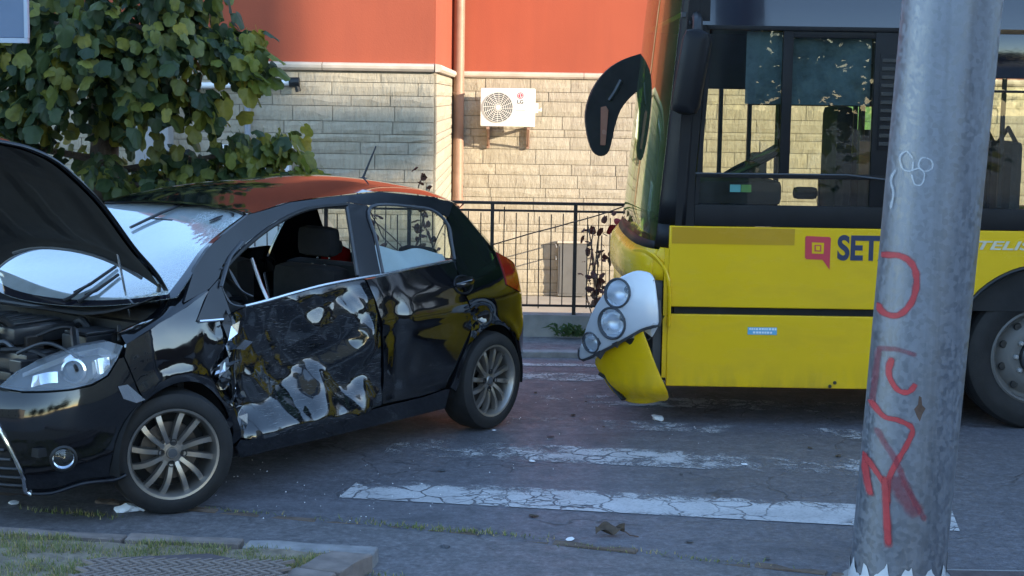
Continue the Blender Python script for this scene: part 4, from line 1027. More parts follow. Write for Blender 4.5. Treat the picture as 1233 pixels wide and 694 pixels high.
# wheels
def wheel(x, y, side, steer=0.0, z=.30):
    w_ = bpy.data.objects.new('wheel', None); COL.objects.link(w_); w_.parent = car; w_.location = (x, y, z); w_.rotation_euler = (0, 0, steer + (0 if side > 0 else math.pi))
    prof = [(.212,-.092),(.222,-.105),(.262,-.107),(.287,-.092),(.297,-.06),(.300,0),(.297,.06),(.287,.090),(.262,.103),(.232,.104),(.218,.098),(.212,.09)]
    MB().lathe(prof, (0,0,0), (0,1,0), 56, True).build('tyre', MAT['rubber'], w_, smooth=30, local=True)
    rm = MB().lathe([(.170,-.09),(.205,-.085),(.206,.07),(.222,.092),(.219,.100),(.208,.098),(.197,.082),(.190,.02),(.185,-.08)], (0,0,0), (0,1,0), 56).build('rim', MAT['alloy'], w_, smooth=35, local=True)
    s_ = MB()
    for k in range(12):
        a = k*math.pi/6 + .13; tw = .13 if k % 2 else .05
        for t0, t1 in ((0, 1),):
            pts = []
            for j in range(7):
                t = j/6; r_ = .045 + .155*t; aa = a + tw*t*t
                pts.append((r_, aa, .064 + .018*math.sin(t*2.6) - .004*t, .0098+.003*t))
            vs = []
            for r_, aa, h_, hw in pts:
                for o in (-hw, hw):
                    for dz in (0, -.028):
                        fl = 0 if dz == 0 else (o*.25)
                        vs.append(((r_*math.cos(aa) - (o+fl)*math.sin(aa)), h_+dz, (r_*math.sin(aa) + (o+fl)*math.cos(aa))))
            fs = []
            for j in range(6):
                b = j*4; n_ = b+4; fs += [(b,n_,n_+2,b+2),(b,b+1,n_+1,n_),(b+2,n_+2,n_+3,b+3),(b+1,b+3,n_+3,n_+1)]
            s_.add(vs, fs)
    s_.build('spokes', MAT['alloy'], rm, smooth=30, local=True)
    MB().lathe([(.0,.072),(.026,.072),(.030,.066),(.062,.064),(.066,.050),(.066,.02)], (0,0,0), (0,1,0), 32).build('hub', MAT['alloy'], rm, smooth=30, local=True)
    for k in range(4):
        a = k*math.pi/2 + .1
        MB().lathe([(.0,.001),(.011,.001),(.012,.006),(.017,.007),(.017,.0)], (.054*math.cos(a),.0655,.052*math.sin(a)), (0,1,0), 12).build('lug_hole', MAT['black'], rm, smooth=30, local=True)
    MB().lathe([(.0,.0),(.022,.0),(.022,.004),(.0,.005)], (0,.0725,0), (0,1,0), 20).build('hub_cap', MAT['greyplastic'], rm, smooth=30, local=True)
    MB().lathe([(.06,-.02),(.14,-.02),(.14,.0),(.06,.0)], (0,0,0), (0,1,0), 32, True).build('brake_disc', MAT['disc'], w_, smooth=30, local=True)
    MB().lathe([(.0,-.09),(.19,-.09),(.19,-.06),(.0,-.06)], (0,0,0), (0,1,0), 32).build('wheel_back', MAT['blackmatte'], w_, local=True)
    return w_
wheel(.0, .745, 1, R(-29)); wheel(-2.51, .735, 1); wheel(0, -.745, -1, R(-29)); wheel(-2.51, -.735, -1)
for cx in (0, -2.51):
    for side in (1, -1):
        MB().grid(lambda u, v: (cx+.352*math.cos(R(-10+200*u)), side*(.80-.34*v), .30+.352*math.sin(R(-10+200*u))), 24, 3).build('wheel_liner', MAT['blackmatte'], car, smooth=True, local=True)
MB().box(-2.2,-.36,-.70,.70,.17,.24,.02).build('underbody', MAT['blackmatte'], car, local=True)
# ------------------------------------------------------------------ yellow city bus, front corner torn loose
bus = thing('city_bus', 'yellow city bus with a torn loose front corner and headlamp unit', 'bus', (.95, 9.6, 0))
YB, YF, XE = 9.6, 12.1, 12.6                       # near side, far side, rear end
AX, AZ, AR = 3.27, .455, .565                      # front axle and arch
def arch_poly(x0, x1, z0, z1, cx, r):
    """side panel outline in x, z with a wheel arch cut from its lower edge (or its corner)"""
    a0 = math.asin(max(-1, min(1, (z0-AZ)/r)))
    xs = r*math.cos(a0)
    a = [(cx + r*math.cos(math.pi - a0 - (math.pi-2*a0)*i/16), AZ + r*math.sin(math.pi - a0 - (math.pi-2*a0)*i/16)) for i in range(17)]
    return [(x0, z1), (x0, z0)] + a + [(x1, z0), (x1, z1)]
def rounded(mb, poly, y0, y1): return mb.prism(poly, y0, y1)
def side_panel(name, poly, mat, y0=YB, y1=YB+.03, bev=.006):
    o = MB().prism(poly, y0, y1).build(name, mat, bus)
    m = o.modifiers.new('edge', 'BEVEL'); m.width = bev; m.segments = 2; m.limit_method = 'ANGLE'; m.angle_limit = R(50)
    shade(o.data, 35); return o
up = side_panel('upper_side_panel', arch_poly(.957, 8.3, .742, 1.240, AX, AR), MAT['yellow'])
side_panel('upper_side_panel', [(8.31,.742),(XE-.2,.742),(XE-.2,1.24),(8.31,1.24)], MAT['yellow'])
zt = .697
ea = math.asin((zt-AZ)/AR)
la = [(AX + AR*math.cos(math.pi-ea+ (ea+.38)*i/8), AZ + AR*math.sin(math.pi-ea+(ea+.38)*i/8)) for i in range(9)]
sk = side_panel('skirt_panel', [(.957,zt),(.957,.248)] + la[::-1][:1] + la[::-1][1:], MAT['yellow'])
ra = [(2*AX-x, z) for x, z in la]
side_panel('skirt_panel', ra + [(8.6,.248),(8.6,zt)], MAT['yellow'])
side_panel('skirt_panel', [(9.75,.248),(XE-.2,.248),(XE-.2,zt),(9.75,zt)], MAT['yellow'])
MB().box(1.0, 2.68, YB+.035, YF-.04, .30, .741).box(3.86, XE-.2, YB+.035, YF-.04, .30, .741).box(2.681, 3.859, YB+.40, YF-.40, .33, .741).box(1.0, XE-.2, YB+.031, YB+.034, .742, 1.2).build('chassis', MAT['blackmatte'], bus)
MB().box(1.0, XE-.2, YB+.05, YF-.05, .742, .80).build('floor', MAT['blackmatte'], bus)
for i in range(7):
    x = 1.25 + .55*i + random.uniform(-.1,.1)
    MB().box(x, x+random.uniform(.1,.25), YB+.2, YB+1.0, .21, .299, .01).build('underside_fitting', MAT['blackmatte'], bus)
MB().tube([(AX+(AR+.012)*math.cos(R(-19+218*i/40)), YB-.002, AZ+(AR+.012)*math.sin(R(-19+218*i/40))) for i in range(41)], .020, 8, flat=.6).build('arch_trim', MAT['black'], bus, smooth=True)
MB().grid(lambda u, v: (AX+(AR-.006)*math.cos(R(-19+218*u)), YB+.02+.5*v, AZ+(AR-.006)*math.sin(R(-19+218*u))), 30, 2).box(AX-AR, AX+AR, YB+.5, YB+.52, .3, 1.0).build('arch_liner', MAT['blackmatte'], bus, smooth=True)
def bus_wheel(cx, y):
    w_ = bpy.data.objects.new('wheel', None); COL.objects.link(w_); w_.parent = bus; w_.location = Vector((cx, y, AZ)) - bus.location
    MB().lathe([(.292,.13),(.30,.0),(.325,-.008),(.36,-.020),(.40,-.018),(.44,-.004),(.458,.022),(.462,.05),(.462,.24),(.45,.27),(.30,.27)], (0,0,0), (0,1,0), 56, False).build('tyre', MAT['rubber'], w_, smooth=30, local=True)
    t_ = MB()
    for k in range(3): t_.lathe([(.462,.07+.06*k),(.466,.075+.06*k),(.466,.10+.06*k),(.462,.105+.06*k)], (0,0,0), (0,1,0), 48)
    t_.build('tread', MAT['rubber'], w_, smooth=30, local=True)
    rm = MB().lathe([(.300,.002),(.288,-.008),(.278,.004),(.272,.06),(.25,.075),(.19,.020),(.165,.012),(.12,.012),(.118,.03)], (0,0,0), (0,1,0), 48).build('rim', MAT['greycab'], w_, smooth=30, local=True)
    MB().lathe([(.118,.03),(.115,-.03),(.09,-.05),(.0,-.055)], (0,0,0), (0,1,0), 32).build('hub', MAT['darkmetal'], rm, smooth=30, local=True)
    for k in range(10):
        a = k*math.pi/5
        MB().lathe([(.016,.012),(.016,-.012),(.010,-.020),(.0,-.021)], (.143*math.cos(a), 0, .143*math.sin(a)), (0,1,0), 6).build('wheel_nut', MAT['greymetal'], rm, local=True)
        MB().lathe([(.0,.036),(.021,.036),(.025,.046)], (.222*math.cos(a+.3), 0, .222*math.sin(a+.3)), (0,1,0), 12).build('rim_hole', MAT['black'], rm, local=True)
    return w_
bus_wheel(AX, YB+.055); bus_wheel(9.18, YB+.055)
for cx in (AX, 9.18): MB().lathe([(.0,0),(.46,0),(.46,.28),(.0,.28)], (cx, YF-.35, AZ), (0,1,0), 40).build('far_wheel', MAT['rubber'], bus, smooth=30)

# window band of the near side: black frames round openings, panes set just inside
ZB, ZT = 1.243, 2.425
def blk(name, x0, x1, z0, z1, y0=YB, y1=YB+.045, mat='busdark', b=.003): return MB().box(x0,x1,y0,y1,z0,z1,b).build(name, MAT[mat], bus, smooth=True)
blk('lower_band', 1.105, XE-.2, ZB, 1.372, mat='busblack')
MB().prism([(.985,1.10),(1.104,1.10),(1.104,1.55),(1.165,2.43),(1.165,2.95),(1.06,2.95),(1.02,2.3)], YB+.004, YB+.05).build('front_pillar', MAT['busblack'], bus)
MB().prism([(1.10,1.375),(1.125,1.375),(1.185,2.40),(1.16,2.40)], YB-.004, YB+.052).build('window_frame', MAT['busblack'], bus)
blk('window_rail', 1.11, 2.30, 1.538, 1.566, YB-.008, YB+.04, 'busblack')
MB().tube([(1.10,YB-.012,1.562),(2.02,YB-.012,1.566),(2.12,YB-.014,1.556),(2.32,YB-.014,1.535)], .006, 6).build('rail_edge', MAT['greyplastic'], bus, smooth=True)
blk('window_divider', 1.612, 1.672, 1.567, 2.425, YB+.002, YB+.048, 'busblack')
blk('slider_frame', 1.672, 2.17, 2.385, 2.424, YB+.006, YB+.03, 'busblack')
blk('window_header', 1.15, 2.50, 2.426, 2.452, YB-.006, YB+.05, 'busblack')
blk('rear_pillar', 2.165, 2.52, 1.373, 2.424, mat='busblack')
lv = blk('louvre_panel', 2.195, 2.33, 1.72, 2.30, YB-.006, YB-.001, 'busblack', .002)
for k in range(11):
    MB().box(2.205, 2.32, YB-.014, YB-.0065, 1.745+.05*k, 1.768+.05*k, .002).build('louvre', MAT['black'], lv)
for x0 in (2.521, 4.4, 5.9, 7.4, 8.9, 10.4):
    x1 = {2.521:4.38}.get(x0, x0+1.46)
    blk('passenger_pane_frame', x0, x1, 2.16, 2.424) ; blk('window_post', x1-.06, x1+.02, 1.373, 2.16)
    MB().box(x0, x1-.06, YB+.018, None, 1.372, 2.16).build('passenger_pane', MAT['busglass'], bus)
blk('pane_bar', 2.521, 4.3, 2.075, 2.09, YB+.004, YB+.03, 'busblack'); blk('pane_bar', 2.95, 2.975, 1.38, 2.16, YB+.025, YB+.05, 'busblack')
MB().add([(1.125,YB+.02,1.567),(1.612,YB+.02,1.567),(1.612,YB+.02,2.425),(1.185,YB+.02,2.425)], [(0,1,2,3)]).build('driver_pane', MAT['busglass'], bus)
MB().box(1.672, 2.165, YB+.014, None, 1.567, 2.39).build('driver_pane', MAT['busglass'], bus)
MB().box(1.12, 2.165, YB+.02, None, 1.372, 1.537).build('driver_low_pane', MAT['busglass'], bus)
MB().box(1.40, 2.16, YB+.08, None, 1.985, 2.42).build('sun_blind', MAT['blind'], bus)
MB().box(1.32,1.385,YB+.03,YB+.033,1.45,1.495).build('cyan_card', MAT['bluescreen'], bus); MB().box(1.388,1.45,YB+.03,YB+.033,1.45,1.495).build('green_card', MAT['greencard'], bus)
# roof cove, roof
MB().grid(lambda u, v: (1.04+(XE-1.3)*u, YB+.0+.16*v**1.15, 2.4525+.64*v), 8, 10).build('roof_cove', MAT['busdark'], bus, smooth=True)
MB().grid(lambda u, v: (1.05+(XE-1.3)*u, YB+.16+(YF-YB-.32)*v, 3.093+.05*math.sin(v*math.pi)), 4, 10).build('roof', MAT['yellow'], bus, smooth=True)
MB().box(1.0, XE-.2, YB+.06, YF-.06, 2.50, 2.53).build('ceiling', MAT['greyplastic'], bus)
# far side
def far(name, x0, x1, z0, z1, mat='busblack'): return MB().box(x0,x1,YF-.05,YF,z0,z1,.004).build(name, MAT[mat], bus)
far('far_side_panel', 2.47, XE-.2, .30, 1.24, 'yellow'); far('far_header', 1.0, 1.775, 2.09, 3.05); far('far_header', 1.775, 2.9, 1.975, 3.05); far('far_header', 2.9, XE-.2, 2.33, 3.05)
far('far_step', 1.0, 2.47, .28, .36)
for x, w_ in ((1.0,.44),(1.55,.03),(1.77,.030),(1.985,.035),(2.45,.055),(2.575,.03),(2.72,.16),(4.2,.08),(5.7,.08),(7.2,.08),(8.7,.08),(10.2,.08)): far('far_post', x, x+w_, .36 if x < 2.46 else 1.24, 2.33)
far('far_side_panel', 2.505, 2.72, 1.24, 1.60, 'busblack'); far('far_side_panel', 2.605, 2.72, 1.60, 1.80, 'busblack')
MB().add([(2.50,YF-.02,1.6),(2.72,YF-.02,1.6),(2.72,YF-.02,2.1),(2.50,YF-.02,2.1)], [(0,1,2,3)]).build('green_pane', MAT['greenglass'], bus)
for x0, x1 in ((1.44,1.55),(1.58,1.77),(1.80,1.985),(2.02,2.45)): MB().box(x0,x1,YF-.03,None,.36,2.33).build('door_pane', MAT['busglass'], bus)
MB().box(2.66,XE-.3,YF-.03,None,1.24,2.33).build('far_pane', MAT['busglass'], bus)
MB().box(XE-.22,XE-.2,YB+.02,YF-.02,.3,3.0).build('rear_wall', MAT['yellow'], bus)
# inside
MB().box(1.02,1.50,YB+.12,YB+1.25,.80,1.36,.05).box(1.10,1.66,YB+.15,YB+1.1,1.362,1.515,.04).build('dashboard', MAT['blackmatte'], bus, smooth=True)
MB().box(1.04,1.40,YB+1.3,YF-.1,.80,1.12,.05).build('dashboard_shelf', MAT['blackmatte'], bus, smooth=True)
sw = MB().lathe([(.205,-.014),(.225,0),(.205,.014),(.19,0)], (1.53,YB+.62,1.60), (-.45,0,.9), 36, True).build('steering_wheel', MAT['black'], bus, smooth=True)
MB().tube([(1.42,YB+.62,1.36),(1.53,YB+.62,1.59)], .035, 8).tube([(1.36,YB+.62,1.51),(1.70,YB+.62,1.68)], .016, 6).tube([(1.53,YB+.42,1.6),(1.53,YB+.82,1.6)], .016, 6).build('steering_column', MAT['black'], sw, smooth=True)
ds = MB().box(2.02,2.14,YB+.38,YB+.86,1.30,1.98,.05).box(1.72,2.10,YB+.38,YB+.86,1.18,1.30,.04).build('driver_seat', MAT['cloth'], bus, smooth=True)
MB().box(2.05,2.13,YB+.48,YB+.76,2.0,2.20,.04).build('headrest', MAT['cloth'], ds, smooth=True)
MB().box(1.83,1.99,YB+.70,YB+.78,1.37,1.45,.03).build('armrest', MAT['cloth'], ds, smooth=True)
MB().box(2.06,2.34,YB+1.06,YB+1.10,.80,1.52).box(2.32,2.36,YB+.06,YB+1.05,.80,1.75).box(2.32,2.36,YB+.06,YB+1.05,2.26,2.49).build('cab_partition', MAT['busblack'], bus)
for x, y in ((1.78,YB+1.12),(2.34,YB+1.08),(2.9,YB+1.3),(2.55,YF-.4),(3.6,YB+1.1)):
    MB().tube([(x,y,.80),(x,y,2.5)], .017, 8).build('grab_pole', MAT['iron'], bus, smooth=True)
MB().tube([(1.62,YB+1.1,1.10),(1.63,YB+1.12,1.62),(1.80,YB+1.12,1.72)], .016, 8).box(1.60,1.70,YB+1.02,YB+1.15,1.42,1.66,.02).build('ticket_machine', MAT['black'], bus, smooth=True)
s0 = None
for i in range(5):
    for y in (YB+.12, YB+.60, YF-.55):
        x = 3.05+.85*i
        if s0 is None:
            s0 = MB().box(x,x+.08,y,y+.43,1.16,1.78,.04).box(x-.36,x+.02,y,y+.43,1.10,1.17,.03).build('passenger_seat', MAT['cloth'], bus, smooth=True); sp = (x, y)
            MB().tube([(x+.04,y+.02,1.76),(x+.04,y+.21,1.86),(x+.04,y+.41,1.76)], .014, 8).build('seat_handle', MAT['iron'], s0, smooth=True)
        else:
            q = s0.copy(); COL.objects.link(q); q.parent = bus; q.location = s0.location + Vector((x-sp[0], y-sp[1], 0))
            for c in s0.children:
                d = c.copy(); COL.objects.link(d); d.parent = q
# front end: plan curve from the near corner round to the far one
FP = catmull([(1.10,9.604,0),(.985,9.625,0),(.895,9.70,0),(.838,9.86,0),(.80,10.2,0),(.785,10.85,0),(.80,11.5,0),(.838,11.84,0),(.895,12.0,0),(.985,12.075,0),(1.10,12.096,0)], 8)
def fr(t, z):
    i = t*(len(FP)-1); k = int(min(i, len(FP)-2)); p = FP[k].lerp(FP[k+1], i-k)
    lean = .088*max(0, z-1.12) + .05*max(0, z-2.7)
    bul = -.080*smoothstep(1.13, 1.00, z)*math.sin(min(1, max(0, (t-.06)/.88))*math.pi)**.5
    q = (t-.5)*2
    return (p.x + lean*(1-abs(q)**6) + bul, p.y, z)
def front(name, t0, t1, z0, z1, mat, nu=30, nv=8, off=0.0, th=.02):
    o = MB().grid(lambda u, v: (lambda p: (p[0]+off, p[1], p[2]))(fr(t0+(t1-t0)*u, z0+(z1-z0)*v)), nu, nv).build(name, MAT[mat], bus, smooth=True); solid(o, th, 0); return o
front('windscreen', .21, .79, 1.135, 2.96, 'frontglass', 36, 10, 0, .004)
front('windscreen_frame', .205, .795, 1.085, 1.134, 'busblack', 36, 2)
front('windscreen_frame', .205, .795, 2.961, 3.09, 'busblack', 36, 2)
front('corner_pillar', .05, .209, 1.245, 3.09, 'busblack', 10, 12); front('corner_pillar', .125, .209, 1.10, 1.244, 'busblack', 10, 2); front('corner_pillar', .791, .95, 1.10, 3.09, 'busdark', 10, 12)
front('front_panel', .17, .83, .86, 1.084, 'yellow', 40, 4)
front('front_corner', .118, .168, .90, 1.099, 'yellow', 12, 4)
MB().prism([(.93,.30),(.956,.30),(.956,1.238),(.985,1.238),(.985,1.10),(.93,1.10)], YB+.004, YB+.05).build('corner_edge', MAT['yellow'], bus)
MB().box(.930,.953,YB+.02,YB+.06,.28,.95).box(.985,.995,YB+.05,YF-.05,.30,1.0).build('corner_post', MAT['blackmatte'], bus)
front('lower_front', .30, .98, .32, .858, 'yellow', 34, 6, .03)
front('lamp_hollow', .16, .30, .30, .90, 'blackmatte', 12, 6, .09)
MB().tube(catmull([(.965,YB-.004,.62),(.962,YB-.006,.86),(.925,YB+.02,.985),(.85,YB+.10,1.055),(.775,YB+.34,1.045),(.735,YB+.62,.97),(.725,YB+.72,.86)], 6), .020, 8, flat=.6).build('lamp_hollow_rim', MAT['yellow'], bus, smooth=True)
rnd = random.Random(8)
for i in range(6):
    z = .34+.1*i
    MB().box(.86+rnd.uniform(-.02,.03),.93,YB+.09,YB+.13,z,z+rnd.uniform(.02,.06),.004).build('mounting_bracket', MAT[rnd.choice(['black','greyplastic','iron'])], bus)
MB().box(.875,.928,YB+.05,YB+.09,.29,.93,.004).build('mounting_plate', MAT['greyplastic'], bus)
# the loose headlamp unit, tipped outwards, and the bumper corner below it
def shell(name, poly, yfn, mat, parent, h=.03, th=.035, smooth=45, holes=()):
    V, F, n = fill(poly, h)
    F = [f for f in F if all(math.dist((sum(V[i][0] for i in f)/3, sum(V[i][1] for i in f)/3), c) > r for c, r in holes)]
    o = MB().add([(x, yfn(x, z), z) for x, z in V], F).build(name, mat, parent, smooth=smooth); solid(o, th, 0)
    b = o.modifiers.new('edge', 'BEVEL'); b.width = .006; b.segments = 2; b.limit_method = 'ANGLE'; b.angle_limit = R(50)
    return o
LC = [(v.x, v.y) for v in catmull([(.738,.961,0),(.80,.967,0),(.850,.945,0),(.872,.86,0),(.890,.668,0),(.86,.648,0),(.79,.622,0),(.686,.548,0),(.56,.455,0),(.455,.380,0),(.438,.42,0),(.452,.50,0),(.495,.66,0),(.554,.784,0),(.64,.90,0)], 3, True)]
def lcy(x, z): return 9.50 + .30*max(0, (.88-x)/.44)**1.7 - .05*math.sin(min(1, max(0, (z-.38)/.6))*math.pi)
LAMPS = ((.650,.825,.086),(.622,.640,.094),(.505,.500,.064))
lc = shell('headlamp_unit', LC, lcy, MAT['silver'], bus, .018, .03, holes=[((x, z), r*.80) for x, z, r in LAMPS])
lc['label'] = 'loose silver headlamp unit with three round lamps'
MB().tube([(x, lcy(x, z)+.012, z) for x, z in LC[10:32]], .020, 8).build('unit_rim', MAT['greyplastic'], lc, smooth=True)
for (x, z, r_) in LAMPS:
    c = Vector((x, lcy(x, z), z)); e = .02
    nv = Vector((e, lcy(x+e, z)-lcy(x, z), 0)).cross(Vector((0, lcy(x, z+e)-lcy(x, z), e))).normalized()
    if nv.y > 0: nv = -nv
    lm = MB().lathe([(r_*1.10,-.012),(r_*1.09,.020),(r_*1.02,.026),(r_*.94,.018),(r_*.92,-.004)], c, nv, 36).build('lamp', MAT['greyplastic'], lc, smooth=40)
    ax = (nv + Vector((-.25,-.1,.30))).normalized()
    MB().lathe([(r_*.93,.004),(r_*.86,-.030),(r_*.66,-.058),(r_*.36,-.074),(.0,-.080)], c, nv, 36).build('reflector', MAT['lampdish'], lm, smooth=60)
    MB().lathe([(r_*.30,-.08),(r_*.34,-.045),(r_*.22,-.022),(.0,-.016)], c + Vector((.45*r_,0,.30*r_)), nv, 20).build('dish_shade_cap', MAT['darkmetal'], lm, smooth=40)  # dark cap set up-right stands in for shade inside the dish
    MB().lathe([(r_*.94,.016),(r_*.7,.026),(r_*.35,.032),(.0,.034)], c, nv, 32).build('lens', MAT['headlens'], lm, smooth=60)
BC = [(v.x, v.y) for v in catmull([(.535,.375,0),(.66,.505,0),(.785,.600,0),(.81,.575,0),(.885,.39,0),(.968,.200,0),(.91,.165,0),(.825,.142,0),(.735,.140,0),(.66,.175,0),(.59,.262,0)], 4, True)]
bc = shell('bumper_corner', BC, lambda x, z: 9.46 + .34*max(0, (.90-x)/.36)**1.8 + .10*smoothstep(.30,.14,z)**2, MAT['yellow'], bus, .03, .014)
bc['label'] = 'yellow bumper corner hanging askew below the headlamp unit'
MB().tube([(.55,9.72,.30),(.60,9.72,.27),(.66,9.66,.20),(.70,9.6,.16)], .022, 8, flat=.5).tube([(.62,9.74,.36),(.70,9.75,.30),(.80,9.72,.22)], .016, 6).build('bumper_bracket', MAT['black'], bus, smooth=True)
# mirrors
def mirror(name, pts, rs, flat, mat='black'): return MB().tube(catmull(pts, 6), [rs[min(len(rs)-1, int(i/6))] + (rs[min(len(rs)-1, int(i/6)+1)]-rs[min(len(rs)-1, int(i/6))])*(i%6)/6 for i in range((len(pts)-1)*6+1)], 16, flat=flat).build(name, MAT[mat], bus, smooth=60)
MO = [(v.x, v.y) for v in catmull([(x, z, 0) for x, z in ((.945,2.345),(.80,2.295),(.675,2.21),(.575,2.07),(.528,1.90),(.543,1.74),(.588,1.61),(.650,1.578),(.708,1.62),(.742,1.78),(.785,1.92),(.86,2.02),(.945,2.09))], 3, False)]
fm = MB().prism(MO, 11.78, 11.98).build('far_mirror', MAT['blackmatte'], bus, smooth=60)
bv_ = fm.modifiers.new('round', 'BEVEL'); bv_.width = .065; bv_.segments = 5; bv_.limit_method = 'ANGLE'; bv_.angle_limit = R(55)
MB().prism([(.640,1.66),(.678,1.66),(.694,1.92),(.675,1.95),(.637,1.94)], 11.768, 11.80).build('mirror_lens', MAT['pinkpane'], fm)
MB().tube(catmull([(.70,11.80,1.99),(.74,11.80,2.05),(.785,11.80,2.14)], 5), .04, 8, flat=.5).build('mirror_marker', MAT['greyplastic'], fm, smooth=True)
nm = MB().box(-.082,.082,-.11,.11,-.25,.25,.06)
m_ = Matrix.Translation((1.035, 9.36, 2.165)) @ Euler((0, R(9), R(-12))).to_matrix().to_4x4()
nm.v = [tuple(m_ @ Vector(p)) for p in nm.v]
nmo = nm.build('near_mirror', MAT['busblack'], bus, smooth=60)
MB().tube(catmull([(1.06,9.36,2.36),(1.07,9.42,2.46),(1.08,9.58,2.50)], 5), .03, 8).build('mirror_arm', MAT['black'], nmo, smooth=True)
# ochre strip on the front panel
MB().box(.972,1.72,YB-.0018,YB-.0006,1.132,1.232).build('ochre_strip', MAT['ochre'], bus)
# torn wiring and brackets in the open corner
rnd = random.Random(17)
for i in range(9):
    a = Vector((.90+rnd.uniform(-.03,.02), 9.66+rnd.uniform(0,.1), rnd.uniform(.32,.9))); b = a + Vector((rnd.uniform(-.12,.02), rnd.uniform(-.05,.05), rnd.uniform(-.22,.05)))
    MB().tube(catmull([a, (a+b)/2+Vector((rnd.uniform(-.05,.05),-.02,-.06)), b], 6), rnd.choice((.005,.007,.010)), 6).build('loose_wire', MAT[rnd.choice(['black','rubberclean','greyplastic'])], bus, smooth=True)
for i in range(10):
    x = .62+rnd.uniform(-.1,.30); z = .60-.62*(.80-x)+rnd.uniform(-.03,.02); l = rnd.uniform(.02,.05)
    MB().add([(x-l,9.53,z),(x,9.50,z+l*.7),(x+l,9.53,z+l*.4),(x+l*.3,9.55,z-l)], [(0,1,3),(1,2,3)]).build('torn_fibreglass', MAT[rnd.choice(['silver','greyplastic','black'])], bus, fix=False)
# lettering and stickers on the side
def flat(name, poly, mat, y=YB, t=.003, parent=None): return MB().prism(poly, y-t, y-.0006).build(name, MAT[mat], parent or bus)
sg = bpy.data.objects.new('operator_logo', None); COL.objects.link(sg); sg.parent = bus; sg.location = (.85, 0, 1.1)
flat('speech_bubble', [(1.785,1.182),(1.792,1.190),(1.932,1.186),(1.941,1.178),(1.940,.985),(1.895,1.046),(1.797,1.048),(1.787,1.056)], 'redlogo', parent=sg)
flat('bubble_square', [(1.826,1.152),(1.900,1.150),(1.899,1.082),(1.828,1.084)], 'yellow', YB-.0032, .0012, sg)
flat('bubble_square_inner', [(1.842,1.138),(1.884,1.137),(1.884,1.096),(1.843,1.097)], 'redlogo', YB-.0046, .0012, sg)
flat('bubble_square_core', [(1.850,1.131),(1.876,1.130),(1.876,1.103),(1.851,1.104)], 'yellow', YB-.0060, .0012, sg)
text_obj('SETA', .205, 'operator_lettering', MAT['navy'], sg, (2.165,YB-.0022,1.113), .0012, .007, True, .80)
text_obj('CITELIS', .074, 'model_lettering', MAT['silverprint'], bus, (2.915,YB-.003,1.147), .002, .0015, True, 2.0, .25)
st = MB().box(1.452,1.632,YB-.0022,YB-.0006,.577,.623).build('sticker', MAT['sticker'], bus)
sp_ = MB(); rnd = random.Random(4)
for z, x0, x1 in ((.612,1.462,1.620),(.591,1.485,1.60)):
    x = x0
    while x < x1:
        w_ = rnd.uniform(.007,.016); sp_.box(x, x+w_, YB-.0034, YB-.0023, z-.006, z+.006); x += w_+rnd.uniform(.003,.006)
sp_.build('sticker_print', MAT['white'], st)
for (x, z) in ((2.0,.285),(1.97,.262)): MB().lathe([(.011,0),(.011,.006),(.0,.007)], (x,YB-.0005,z), (0,-1,0), 12).build('screw_head', MAT['black'], bus, smooth=True)
# ------------------------------------------------------------------ galvanised mast in the foreground, with sprayed strokes
PX, PY, PR, TX = 1.638, 6.45, .194, .049            # foot, radius, lean
pole = thing('lamp_post', 'thick galvanised steel post with red graffiti in front of the bus', 'post', (PX, PY, 0))
def pc(z): return Vector((PX + TX*(z-.03), PY, z))
po = MB(); N = 48; zs = [-.05,.05,.4,.8,1.2,1.6,2.0,2.4,2.8,3.6,5.0,7.0]
po.add([pc(z) + Vector((math.cos(2*math.pi*k/N), math.sin(2*math.pi*k/N), 0))*(PR*(1+.008*z) + .0015*noise.noise((z*2, k*.3, 1))) for z in zs for k in range(N)], [(i*N+k, i*N+(k+1)%N, (i+1)*N+(k+1)%N, (i+1)*N+k) for i in range(len(zs)-1) for k in range(N)])
po.build('shaft', MAT['zinc'], pole, smooth=True)
MB().tube([pc(7.0), pc(7.05)], [PR*1.06,PR*1.0], 24).build('shaft_cap', MAT['zinc'], pole, smooth=True)
MB().tube([pc(6.7)+Vector((0,0,0)), pc(6.9)+Vector((-.2,.9,.25)), pc(6.95)+Vector((-.35,2.0,.35))], [.05,.045,.04], 10).build('arm', MAT['zinc'], pole, smooth=True)
def on_pole(x, z, lift=.0008):
    """x measured in the plane touching the near side of the shaft"""
    c = pc(z); r_ = PR*(1+.008*z) + lift; a = max(-.995, min(.995, (x - c.x*6.27/6.45*1.0 - .0)/ (r_*.985)))
    return Vector((c.x + r_*a, c.y - r_*math.sqrt(1-a*a), z))
